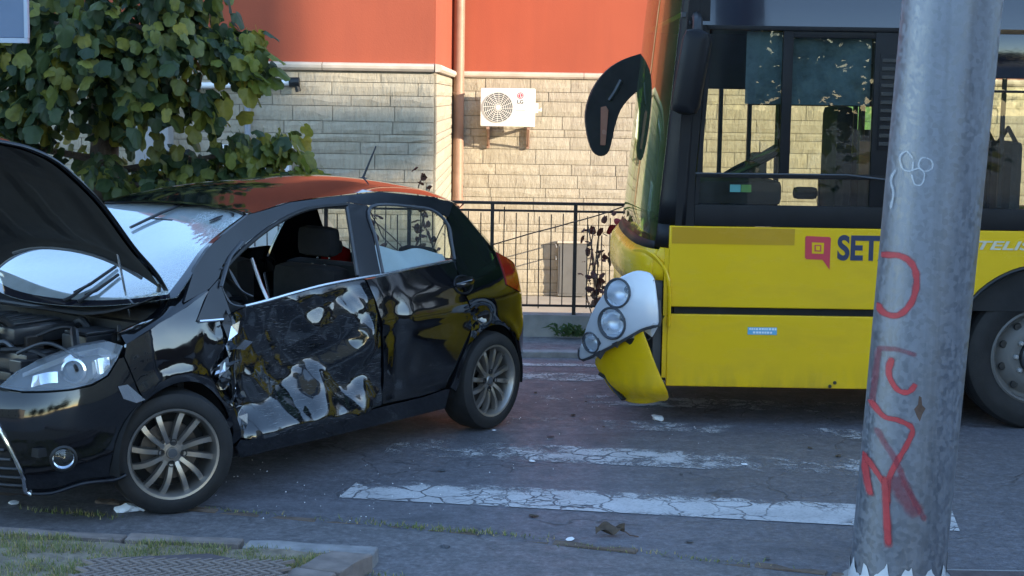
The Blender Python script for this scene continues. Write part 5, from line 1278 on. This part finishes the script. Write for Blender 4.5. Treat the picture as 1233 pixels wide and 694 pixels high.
STROKES = {
 'O':[(1.455,1.384),(1.508,1.394),(1.552,1.365),(1.571,1.302),(1.559,1.218),(1.518,1.157),(1.472,1.153),(1.450,1.190)],
 'R1':[(1.451,1.004),(1.511,1.015),(1.585,.996)], 'R2':[(1.499,.981),(1.489,.913),(1.518,.853),(1.559,.847),(1.584,.884)],
 'R0':[(1.458,1.008),(1.452,.903),(1.444,.784)],
 'V':[(1.437,.790),(1.476,.736),(1.530,.727),(1.579,.697),(1.561,.632),(1.525,.552),(1.501,.476),(1.499,.372)],
 'X':[(1.455,.685),(1.481,.630),(1.517,.572),(1.554,.494),(1.599,.401),(1.650,.316)],
 'L':[(1.423,.568),(1.429,.492),(1.444,.396)], 'M':[(1.423,.557),(1.459,.503),(1.488,.458)], 'D':[(1.487,.493),(1.495,.372),(1.509,.199)],
 'scr1':[(1.543,1.782),(1.522,1.811),(1.503,1.788),(1.512,1.742),(1.539,1.736),(1.543,1.775)],
 'scr2':[(1.539,1.736),(1.565,1.746),(1.582,1.723),(1.574,1.684),(1.551,1.683),(1.539,1.723)],
 'scr3':[(1.586,1.789),(1.606,1.776),(1.607,1.747),(1.581,1.736),(1.561,1.756),(1.569,1.785),(1.586,1.789)],
 'scr4':[(1.492,1.738),(1.481,1.695),(1.487,1.639),(1.480,1.573)]}
def stroke(name, pts, w_, mat, lift=.0012):
    P = catmull([(x, z, 0) for x, z in pts], 8); vs = []; ed = []; n = len(P); m = 4
    for i, p in enumerate(P):
        d = (P[min(i+1,n-1)]-P[max(i-1,0)]).normalized(); q = Vector((-d.y, d.x, 0))
        ww = w_*(1+.25*noise.noise((i*.35, w_*90, 3)))
        for k in range(m+1):
            t = (k/m-.5)*2; a = p+q*t*ww*.5; vs.append(on_pole(a.x, a.y, lift)); ed.append((1-abs(t)**1.6)*min(1, .35+min(i, n-1-i)*.35))
    return with_attr(MB().add(vs, [(i*(m+1)+k, i*(m+1)+k+1, (i+1)*(m+1)+k+1, (i+1)*(m+1)+k) for i in range(n-1) for k in range(m)]).build(name, mat, pole, smooth=True), 'edge', ed)
lift = .0010
for k, pts in STROKES.items():
    lift += .00035
    if k.startswith('scr'): stroke('scribble', pts, .010, MAT['scribble'], lift)
    else: stroke('graffiti_stroke', pts, {'R1':.03,'X':.036,'D':.038,'O':.036,'R0':.025,'L':.032}.get(k, .031), MAT['sprayfaint' if k in ('R1','X','R0') else 'sprayred'], lift)
stroke('graffiti_haze', [(1.515,.50),(1.56,.42),(1.62,.34)], .10, MAT['sprayfaint'], lift+.0004).data.materials[0] = MAT['sprayfaint']
# rust scar and torn white band round the foot
MB().add([on_pole(1.602+dx, .779+dz, .0016) for dx, dz in ((-.020,.0),(-.006,.02),(-.004,.055),(.006,.05),(.010,.018),(.024,.004),(.012,-.02),(.004,-.05),(-.008,-.03))], [tuple(range(9))]).build('rust_scar', MAT['twig'], pole)
rnd = random.Random(12); top = []
NB = 150
for k in range(NB):
    a = k/NB*2*math.pi; t = abs(((k*.085+.35*noise.noise((k*.22,1,1))) % 1)*2-1)
    top.append(.045 + .115*t*(.55+.9*abs(noise.noise((k*.11,5,2)))) + rnd.uniform(0,.008) - .03*max(0, noise.noise((k*.7,2,8))))
vs = []
for k in range(NB):
    a = k/NB*2*math.pi - 2.6
    for z, dr in ((-.05,.006),(top[k],.004)):
        vs.append(pc(z)+Vector((math.cos(a), math.sin(a), 0))*(PR*(1+.008*z)+dr))
MB().add(vs, [(2*k, 2*((k+1)%NB), 2*((k+1)%NB)+1, 2*k+1) for k in range(NB)]).build('torn_white_band', MAT['silver'], pole)
MB().lathe([(PR+.0,.012),(PR+.035,.010),(PR+.05,-.03)], (PX,PY,0), (0,0,1), 32).build('foot_collar', MAT['concrete'], pole, smooth=True)

# drain grate beside the post
gr = thing('drain_cover', 'dark metal drain cover set in the pavement right of the post', 'drain cover', (2.05,6.42,0))
MB().box(1.86,2.30,6.20,6.62,-.02,.010,.003).build('cover_frame', MAT['greymetal'], gr)
MB().box(1.885,2.275,6.225,6.595,.0105,.0125).build('cover_plate', MAT['doorplate'], gr)

# rusty plate with raised ribs in the raised bed
mt = thing('ribbed_plate', 'dull reddish ribbed metal plate lying in the raised grass bed', 'metal plate', (-1.3,6.2,.08))
MB().add([(-1.60,6.345,.088),(-1.25,6.405,.092),(-.88,6.19,.092),(-1.0,5.9,.092),(-1.75,5.95,.090)], [(0,1,2,3,4)]).build('plate', MAT['doorplate'], mt)
for i in range(34):
    x = -1.70 + .024*i; s_ = (i % 2)*2-1
    for j in range(3):
        y = 6.05+.10*j
        if y > 6.30 - abs(x+1.3)*.25 + .06: continue
        MB().box(-.04,.04,-.004,.004,.0,.008).build('rib', MAT['kerb'], mt, local=True).matrix_local = Matrix.Translation((x+1.3, y-6.2+.02*s_, .0125)) @ Matrix.Rotation(R(40*s_), 4, 'Z') @ Matrix.Diagonal((1,1.6,1.5,1))

# litter and crash debris
def crumple(name, c, sz, seed, mat, label, cat, group=None, zs=.5):
    rnd = random.Random(seed); bm = bmesh.new(); bmesh.ops.create_icosphere(bm, subdivisions=2, radius=1)
    for v in bm.verts:
        k = 1 + .5*noise.noise(v.co*1.7+Vector((seed,0,0))) + rnd.uniform(-.16,.16)
        v.co = Vector((v.co.x*sz[0]*k, v.co.y*sz[1]*k, (v.co.z+.6)*sz[2]*k*zs))
    mb = MB().bm(bm); mb.v = [(p[0]+c[0], p[1]+c[1], max(p[2], -.0)+c[2]) for p in mb.v]
    t = thing(name, label, cat, c, 0, group); o = mb.build('scrap', mat, t, smooth=25); return t
def single(o, label, cat, group=None): return tag(o, label, cat, group)
def crumpled(name, c, sz, seed, mat, label, cat, group=None, zs=.5):
    rnd = random.Random(seed); bm = bmesh.new(); bmesh.ops.create_icosphere(bm, subdivisions=2, radius=1)
    for v in bm.verts:
        k = 1 + .5*noise.noise(v.co*1.7+Vector((seed,0,0))) + rnd.uniform(-.16,.16)
        v.co = Vector((v.co.x*sz[0]*k, v.co.y*sz[1]*k, max(0, (v.co.z+.55)*sz[2]*k*zs)))
    me = bpy.data.meshes.new(name); bm.to_mesh(me); bm.free(); me.materials.append(mat); shade(me, 25)
    o = bpy.data.objects.new(name, me); COL.objects.link(o); o.location = c; o.rotation_euler.z = rnd.uniform(0,3); return tag(o, label, cat, group)
crumpled('paper_tissue', (-1.83,7.36,.008), (.060,.035,.045), 1, MAT['tissue'], 'crumpled white tissue on the pavement below the front wheel, flatter piece', 'tissue')
crumpled('paper_tissue', (-1.745,7.40,.008), (.045,.035,.060), 2, MAT['tissue'], 'crumpled white tissue touching the front tyre, taller piece', 'tissue')
crumpled('paper_tissue', (-2.40,7.47,.008), (.030,.025,.018), 3, MAT['tissue'], 'small white scrap at the left below the bumper', 'scrap')
crumpled('plastic_fragment', (.93,9.77,.002), (.065,.035,.030), 4, MAT['white'], 'pale plastic fragment lying under the torn bus corner', 'fragment')
dl = thing('dead_leaf', 'curled brown dead leaf lying on the asphalt near the edging stones', 'leaf', (.47,7.10,.004))
MB().grid(lambda u, v: (.47+(u-.5)*.135, 7.10+(v-.5)*.075*math.sin(max(.12,min(1,u*1.1))*3.0), .006+.030*abs(math.sin(u*5+v*3))+.022*v*v), 10, 6).build('leaf_blade', MAT['deadleaf'], dl, smooth=True)
MB().tube([(.54,7.10,.02),(.56,7.08,.008),(.60,7.07,.005)], .003, 5).build('leaf_stalk', MAT['twig'], dl)
rnd = random.Random(31)
spots = [(.10,8.55),(.28,9.2),(1.28,8.55),(.9,8.3),(-.1,9.35),(.43,9.85),(.55,10.3),(.2,10.6),(1.7,9.0),(-.35,8.3),(.62,9.5),(-.2,10.1),(.0,11.2),(1.9,8.8),(.15,7.4),(.85,7.0),(1.15,6.75),(-.33,6.85),(.3,7.0)]
mats_ = [MAT['white'], MAT['greyplastic'], MAT['lampglass'], MAT['deadleaf']]
for i, (x, y) in enumerate(spots):
    k = rnd.choice((0,1,1,3,3)); r_ = rnd.uniform(.008,.020)
    crumpled('debris_chip', (x+rnd.uniform(-.05,.05), y, .006), (r_*1.5, r_, r_*.5), 50+i, mats_[k], 'small crash fragment scattered on the asphalt between car and bus', 'fragment', 'crash fragments scattered on the road')
gl = MB()
for i in range(130):
    a = rnd.gauss(0,1); b = rnd.gauss(0,1)
    x, y = (.35+a*.55, 9.9+b*.7) if i % 2 else (-.85+a*.5, 7.9+b*.35)
    s_ = rnd.uniform(.002,.005); t = rnd.uniform(0,6)
    gl.add([(x+s_*math.cos(t), y+s_*math.sin(t), .0065),(x+s_*math.cos(t+2.1), y+s_*math.sin(t+2.1), .0065),(x+s_*math.cos(t+4.2), y+s_*math.sin(t+4.2), .006),(x, y, .006+s_)], [(0,1,3),(1,2,3),(2,0,3)])
tag(gl.build('glass_crumbs', MAT['white'], fix=False), 'tiny glass and plastic crumbs spread over the asphalt', None, None, 'stuff')

# edge of a road sign hanging into the corner of the view
sg = thing('road_sign', 'back of a blue grey sign panel beside the tree at the left edge', 'sign', (-2.7,7.0,0))
MB().box(-3.3,-2.155,7.0,7.012,2.227,3.1,.003).build('sign_panel', MAT['signblue'], sg)
MB().box(-3.31,-2.14,6.992,7.02,2.205,2.226).box(-2.154,-2.138,6.992,7.02,2.227,3.11).box(-3.31,-2.14,6.992,7.02,3.101,3.115).build('sign_rim', MAT['signrim'], sg)
MB().tube([(-2.8,7.05,.0),(-2.8,7.05,3.2)], .03, 10).build('sign_post', MAT['zinc'], sg, smooth=True)
# ------------------------------------------------------------------ broad-leaved tree behind the car, low branches
rnd = random.Random(77)
tree = thing('tree', 'dark leafy tree with drooping lobed leaves and low side branches behind the car', 'tree', (-3.05,11.6,0))
def leaf_mesh(name, mat, lobes=5, seed=0, aspect=1.05, mid=.06, droop=.22):
    r_ = random.Random(seed); pts = []
    n = 21
    for i in range(n+1):
        a = -2.75 + 5.5*i/n
        rad = .5*(.70 + .42*abs(math.cos(a*1.12*lobes/4.0))**.8 + r_.uniform(-.05,.05))*(1+.24*math.cos(a))
        pts.append((math.cos(a)*rad*aspect, math.sin(a)*rad))
    vs = [(0,0,mid)] + [(x+.42, y, .0) for x, y in pts]
    vs = [(x, y, z - droop*(x-.1)**2 - .32*abs(y)**1.5 + .05*math.sin(y*11+x*7)) for x, y, z in [(v[0] if i else .42*.55, v[1], v[2]) for i, v in enumerate(vs)]]
    fs = [(0, i, i+1) for i in range(1, len(vs)-1)]
    # stalk
    b = len(vs); vs += [(-.30,.012,.03),(-.30,-.012,.03),(.08,.012,.0),(.08,-.012,.0)]; fs.append((b,b+1,b+3,b+2))
    me = bpy.data.meshes.new(name); me.from_pydata(vs, [], fs); me.materials.append(mat)
    for p in me.polygons: p.use_smooth = True
    return me
LV = [leaf_mesh('leaf', MAT['leaf'], 5, s) for s in range(6)]
LY = [leaf_mesh('leaf', MAT['sunglowleaf'], 5, s+20) for s in range(4)]
def limb(mb, pts, r0, r1, n=9):
    P = catmull(pts, 6); m = len(P); mb.tube([p + Vector((noise.noise(p*3), noise.noise(p*3+Vector((5,0,0))), 0))*.03 for p in P], [r0+(r1-r0)*(i/(m-1))**.8 for i in range(m)], n); return P
tk = MB(); T = limb(tk, [(-3.05,11.6,-.3),(-3.07,11.6,.6),(-3.02,11.6,1.4),(-3.0,11.62,1.9),(-3.06,11.6,2.5),(-3.0,11.62,2.9)], .17, .05, 12)
tk.build('trunk', MAT['bark'], tree, smooth=True)
BR = [  # centre line of each branch, radius at the tip of the leaf sleeve, number of leaves
 ([(-3.0,11.6,1.40),(-2.6,11.45,1.48),(-2.2,11.35,1.54),(-1.85,11.3,1.60),(-1.62,11.3,1.68)], .13, 170, .12),
 ([(-3.0,11.6,1.30),(-2.5,11.4,1.36),(-2.1,11.3,1.42),(-1.72,11.25,1.44),(-1.36,11.2,1.45)], .10, 180, .06),
 ([(-3.0,11.6,1.30),(-2.75,11.3,1.34),(-2.5,11.2,1.32),(-2.35,11.1,1.30)], .12, 60, .10),
 ([(-3.0,11.6,1.7),(-2.7,11.3,1.95),(-2.35,11.2,1.98),(-2.10,11.2,1.82)], .17, 110, .16),
 ([(-3.0,11.6,2.0),(-2.6,11.4,2.25),(-2.25,11.3,2.30),(-2.0,11.25,2.26),(-1.84,11.2,2.18)], .15, 130, .15),
 ([(-3.0,11.6,2.1),(-2.5,11.5,2.35),(-2.15,11.4,2.42),(-1.86,11.3,2.35)], .13, 100, .14),
 ([(-3.0,11.6,2.2),(-2.6,11.4,2.50),(-2.45,11.3,2.62),(-2.22,11.3,2.66)], .18, 110, .18),
 ([(-3.0,11.6,2.3),(-2.7,11.2,2.45),(-2.5,11.0,2.40),(-2.38,10.9,2.28)], .22, 130, .22),
 ([(-3.0,11.6,1.9),(-2.8,11.2,2.05),(-2.65,11.0,2.02),(-2.55,10.9,1.90)], .20, 110, .2),
 ([(-3.0,11.6,2.3),(-3.0,11.1,2.45),(-2.9,10.9,2.35),(-2.85,10.8,2.15)], .24, 140, .22),
 ([(-3.05,11.6,2.2),(-3.2,11.1,2.3),(-3.2,10.9,2.12),(-3.15,10.85,1.95)], .22, 130, .22),
 ([(-3.05,11.6,1.8),(-3.4,11.3,2.0),(-3.6,11.1,1.88),(-3.55,11.0,1.72)], .22, 130, .22),
 ([(-3.05,11.6,2.2),(-3.5,11.2,2.4),(-3.7,11.0,2.28),(-3.75,10.9,2.05)], .26, 150, .24),
 ([(-3.05,11.6,2.5),(-3.3,11.2,2.75),(-3.5,11.0,2.70),(-3.6,10.9,2.5)], .26, 130, .24),
 ([(-3.05,11.6,1.5),(-3.4,11.3,1.58),(-3.6,11.2,1.50),(-3.75,11.1,1.42)], .14, 70, .12),
 ([(-3.0,11.6,1.45),(-2.95,11.3,1.50),(-2.9,11.2,1.45),(-2.78,11.1,1.40)], .10, 34, .10),
 ([(-3.0,11.6,2.6),(-2.8,11.2,2.85),(-2.55,11.0,2.85),(-2.35,10.9,2.70)], .25, 120, .24),
 ([(-3.0,11.6,2.2),(-3.4,12.0,2.5),(-3.9,12.2,2.5),(-4.4,12.2,2.3)], .4, 130, .36),
]
leaves = []
for pts, rad, cnt, vr in BR:
    b = MB(); P = limb(b, pts, .035, .006, 6); b.build('branch', MAT['bark'], tree, smooth=True)
    for i in range(int(cnt*1.4)):
        t = rnd.random()**.62; j = min(len(P)-1, int(t*(len(P)-1))); p = P[j]
        d = (P[min(j+1, len(P)-1)]-P[max(j-1, 0)]).normalized()
        off = Vector((rnd.gauss(0, .5)*rad, rnd.gauss(0, .62)*rad, rnd.gauss(0, .5)*vr)); q = p+off
        s_ = rnd.uniform(.07, .145)
        az = math.atan2(off.y + d.y*.12, off.x + d.x*.12) + rnd.gauss(0, .6)
        pitch = R(rnd.uniform(10, 88)); roll = rnd.gauss(0, .45)
        leaves.append((q, s_, az, pitch, roll, rnd.choice(LY if rnd.random() < .06 + .75*smoothstep(.55, 1.0, t)*smoothstep(-2.45, -1.8, q.x) else LV)))  # right-hand tip leaves mostly get the painted sun-glow tint
leaves.sort(key=lambda l: (0 if l[0].z < 2.75 else 1, l[0].y + (0 if l[0].x > -3.75 else 3)))
lm, tones = MB(), []; ly, tones2 = MB(), []
for i, (q, s_, az, pitch, roll, me) in enumerate(leaves):
    m_ = Matrix.Translation(q) @ Euler((roll, pitch, az), 'XYZ').to_matrix().to_4x4() @ Matrix.Scale(s_, 4)
    if i < 296:
        o = bpy.data.objects.new('leaf', me); COL.objects.link(o); o.parent = tree; o.matrix_local = Matrix.Translation(-tree.location) @ m_
        if 'tone' not in me.attributes:
            a = me.attributes.new('tone', 'FLOAT', 'POINT'); a.data.foreach_set('value', [0.0]*len(me.vertices))
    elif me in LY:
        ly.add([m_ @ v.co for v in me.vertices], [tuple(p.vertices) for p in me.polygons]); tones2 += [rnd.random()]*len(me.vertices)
    else:
        lm.add([m_ @ v.co for v in me.vertices], [tuple(p.vertices) for p in me.polygons]); tones += [rnd.random()]*len(me.vertices)
fo = with_attr(lm.build('foliage', MAT['leaf'], tree, smooth=True, fix=False), 'tone', tones); fo['kind'] = 'stuff'
fo = with_attr(ly.build('sunglow_foliage', MAT['sunglowleaf'], tree, smooth=True, fix=False), 'tone', tones2); fo['kind'] = 'stuff'

# thin climbing roses along the railing
def rose(x0, y, zbase, label, stems, seed, height, nl, red=0, cat='rose bush', spread=.16, top=.3):
    rnd = random.Random(seed); t = thing('rose_bush', label, cat, (x0, y, zbase))
    sm_ = MB(); lv, tn = MB(), []; LR = leaf_mesh('rose_leaf', MAT['roseleaf'], 3, seed, 1.2)
    for k in range(stems):
        p = Vector((x0+rnd.uniform(-.05,.05), y+rnd.uniform(-.05,.05), zbase)); pts = [p.copy()]; d = Vector((rnd.uniform(-.3,.3), rnd.uniform(-.1,.1), 1))
        h = height*rnd.uniform(.7,1.05)
        while pts[-1].z < zbase+h:
            d += Vector((rnd.gauss(0,.28)*spread*4, rnd.gauss(0,.15), rnd.uniform(-.1,.12))); d.z = max(.35, d.z); pts.append(pts[-1]+d.normalized()*.11)
        sm_.tube(catmull(pts, 3), .0055, 5)
        for i in range(nl):
            q = rnd.choice(pts[int(len(pts)*top):]) + Vector((rnd.gauss(0,.05), rnd.gauss(0,.04), rnd.gauss(0,.03))); s_ = rnd.uniform(.035,.07)
            m_ = Matrix.Translation(q) @ Euler((rnd.uniform(-.8,.8), rnd.uniform(-.3,1.2), rnd.uniform(0,6.3))).to_matrix().to_4x4() @ Matrix.Scale(s_, 4)
            lv.add([m_ @ v.co for v in LR.vertices], [tuple(p_.vertices) for p_ in LR.polygons]); tn += [rnd.random()]*len(LR.vertices)
    sm_.build('stems', MAT['twig'], t, smooth=True)
    f = with_attr(lv.build('foliage', MAT['roseleaf'], t, fix=False), 'tone', tn); f['kind'] = 'stuff'
    return t
rose(.74, 13.25, .1, 'thin red brown rose bush tied to the railing left of the bus', 6, 5, .86, 12, spread=.10)
rose(-.75, 13.3, .2, 'sparse rose stems rising behind the car roof by the downpipe', 5, 9, 1.22, 12, spread=.22, top=.55)
rose(-1.05, 13.35, .2, 'sparse rose stems left of the wall corner above the car roof', 3, 15, 1.18, 9, spread=.25, top=.6)
rb = thing('red_leaf_clump', 'dark red leaf clump hanging on the railing beside the bus front', 'plant', (.92,12.9,.92))
lv, tn = MB(), []; LR = leaf_mesh('red_leaf', MAT['redleaf'], 3, 4, 1.2)
for i in range(46):
    q = Vector((.91+rnd.gauss(0,.035), 12.92+rnd.gauss(0,.03), .92+rnd.gauss(0,.055))); m_ = Matrix.Translation(q) @ Euler((rnd.uniform(-1,1), rnd.uniform(-.3,1.3), rnd.uniform(0,6.3))).to_matrix().to_4x4() @ Matrix.Scale(rnd.uniform(.05,.09), 4)
    lv.add([m_ @ v.co for v in LR.vertices], [tuple(p_.vertices) for p_ in LR.polygons]); tn += [rnd.random()*.8]*len(LR.vertices)
f = with_attr(lv.build('foliage', MAT['redleaf'], rb, fix=False), 'tone', tn); f['kind'] = 'stuff'
MB().tube([(.91,12.95,.80),(.90,13.0,.6),(.86,13.08,.3)], .006, 5).build('stems', MAT['twig'], rb)
# weed at the foot of the low wall
wd = thing('weed', 'green weed clump at the foot of the low wall left of the bus', 'weed', (.50,12.90,.045))
wb2, tn = MB(), []
for i in range(60):
    a = rnd.uniform(0,6.28); l = rnd.uniform(.06,.17); x, y = .50+rnd.gauss(0,.07), 12.90+rnd.gauss(0,.015); z = .046; dx, dy = math.cos(a)*l, -abs(math.sin(a))*l*.5; h = rnd.uniform(.02,.13); wx = .014
    wb2.add([(x,y,z),(x+dx*.5-wx,y+dy*.5,z+h),(x+dx,y+dy,z+h*.75),(x+dx*.5+wx,y+dy*.5,z+h*.9)], [(0,1,2,3)]); tn += [rnd.random()*.8]*4
f = with_attr(wb2.build('foliage', MAT['weed'], wd, fix=False), 'tone', tn); f['kind'] = 'stuff'
# ------------------------------------------------------------------ unseen blocks added to shade the street and walls and to darken reflections
def block_house(name, label, x0, x1, y0, y1, h, wz, step=3.2, wall='houseside'):
    b = thing(name, label, 'building', ((x0+x1)/2, y1, 0))
    MB().box(x0, x1, y0, y1, -.5, h).build('wall', MAT[wall], b)
    MB().box(x0-.3, x1+.3, y0-.3, y1+.3, h+.003, h+.16).build('roof', MAT['concrete'], b)
    proto = None
    z = 1.0
    while z + 1.4 < h:
        x = x0 + 1.4
        while x + 1.2 < x1:
            if proto is None:
                proto = MB().box(x, x+1.1, y1+.002, y1+.06, z, z+1.4).build('window_frame', MAT['whiteplastic'], b)
                MB().box(x+.07, x+1.03, y1+.03, y1+.068, z+.07, z+1.33).build('pane', MAT['housedark'], proto); p0 = (x, z)
            else:
                q = proto.copy(); COL.objects.link(q); q.parent = b; q.location = proto.location + Vector((x-p0[0], 0, z-p0[1]))
                for ch in proto.children:
                    c = ch.copy(); COL.objects.link(c); c.parent = q
            x += step
        z += 3.0
    return b
block_house('unseen_block', 'unseen tall pale block to the right, added to shade street and left wall', 13.0, 33.15, -15, -3, 21.0, 1.0)  # unseen block, shaped so its shadow covers street and left wall
tw = [o for o in bpy.data.objects if o.name == 'unseen_block'][0]
MB().box(33.155, 34.5, -9, -3.02, 14.0, 20.9).build('shade_overhang', MAT['houseside'], tw)  # added overhang, shades the high plaster mirrored in the car roof
an = block_house('unseen_block', 'unseen narrow annex added to cast shade, with a canopy beside the tall pale apartment block', 33.25, 34.7, -15, -3.05, 10.4, 1.0)  # unseen annex added for the shadow edge on the left wall
MB().box(33.25, 33.65, -8, -3.1, 10.565, 11.45).build('shade_step', MAT['houseside'], an)  # added block, extends the shade below the slab
MB().box(33.2, 34.75, -7, -3.0, 11.5, 12.15).build('shade_slab', MAT['houseside'], an)  # added slab, casts the shade band across the left wall
for x, y in ((34.6,-3.2),(34.6,-6.8)): MB().box(x-.05, x+.05, y-.05, y+.05, 10.565, 11.5).build('shade_slab_post', MAT['greymetal'], an)
block_house('unseen_block', 'unseen long low pale block to the right, sized to shade the street', 34.8, 90, -15, -3.0, 10.4, 1.0, 4.2)  # unseen block, height set by where the street shade ends
block_house('unseen_block', 'unseen pale two storey house behind, added for reflections in the car', -46, -14, -30, -20, 6.5, 1.0, 3.6)  # added out of view to give the car door dark reflections
block_house('unseen_block', 'unseen dark brick house at the right, added to darken reflections on the car', 44, 56, 0, 18, 7.5, 1.0, 3.4, 'darkbrick')  # added out of view to keep bright sky off the car side

rnd = random.Random(90)
for i, (x, y, h, r_) in enumerate(((-7,-24,6.0,2.4),(-2,-25,5.0,2.2),(3.5,-24,6.5,2.6),(8,-25,5.2,2.3),(12.5,-26,6.8,2.6))):
    t = thing('street_tree', ('broad', 'small', 'tall bushy', 'low', 'tallest')[i] + ' dark street tree across the road behind the viewpoint', 'tree', (x, y, 0))
    MB().tube([(x,y,-.1),(x+.1,y,h*.4),(x-.1,y+.1,h*.8)], [.2,.15,.05], 8).build('trunk', MAT['bark'], t, smooth=True)
    lf, tn = MB(), []
    for k in range(1500):
        a, b, c = rnd.gauss(0,.5), rnd.gauss(0,.5), rnd.gauss(0,.5); q = Vector((x+a*r_, y+b*r_, h*.58+c*h*.42)); s_ = rnd.uniform(.2,.4)
        m_ = Matrix.Translation(q) @ Euler((rnd.uniform(-1,1), rnd.uniform(-1,1), rnd.uniform(0,6.3))).to_matrix().to_4x4() @ Matrix.Scale(s_, 4)
        lf.add([m_ @ Vector(v) for v in ((-.5,-.3,0),(.5,-.4,.1),(.6,.4,0),(-.4,.4,.1))], [(0,1,2,3)]); tn += [rnd.random()*.5]*4
    f = with_attr(lf.build('foliage', MAT['leaf'], t, fix=False), 'tone', tn); f['kind'] = 'stuff'
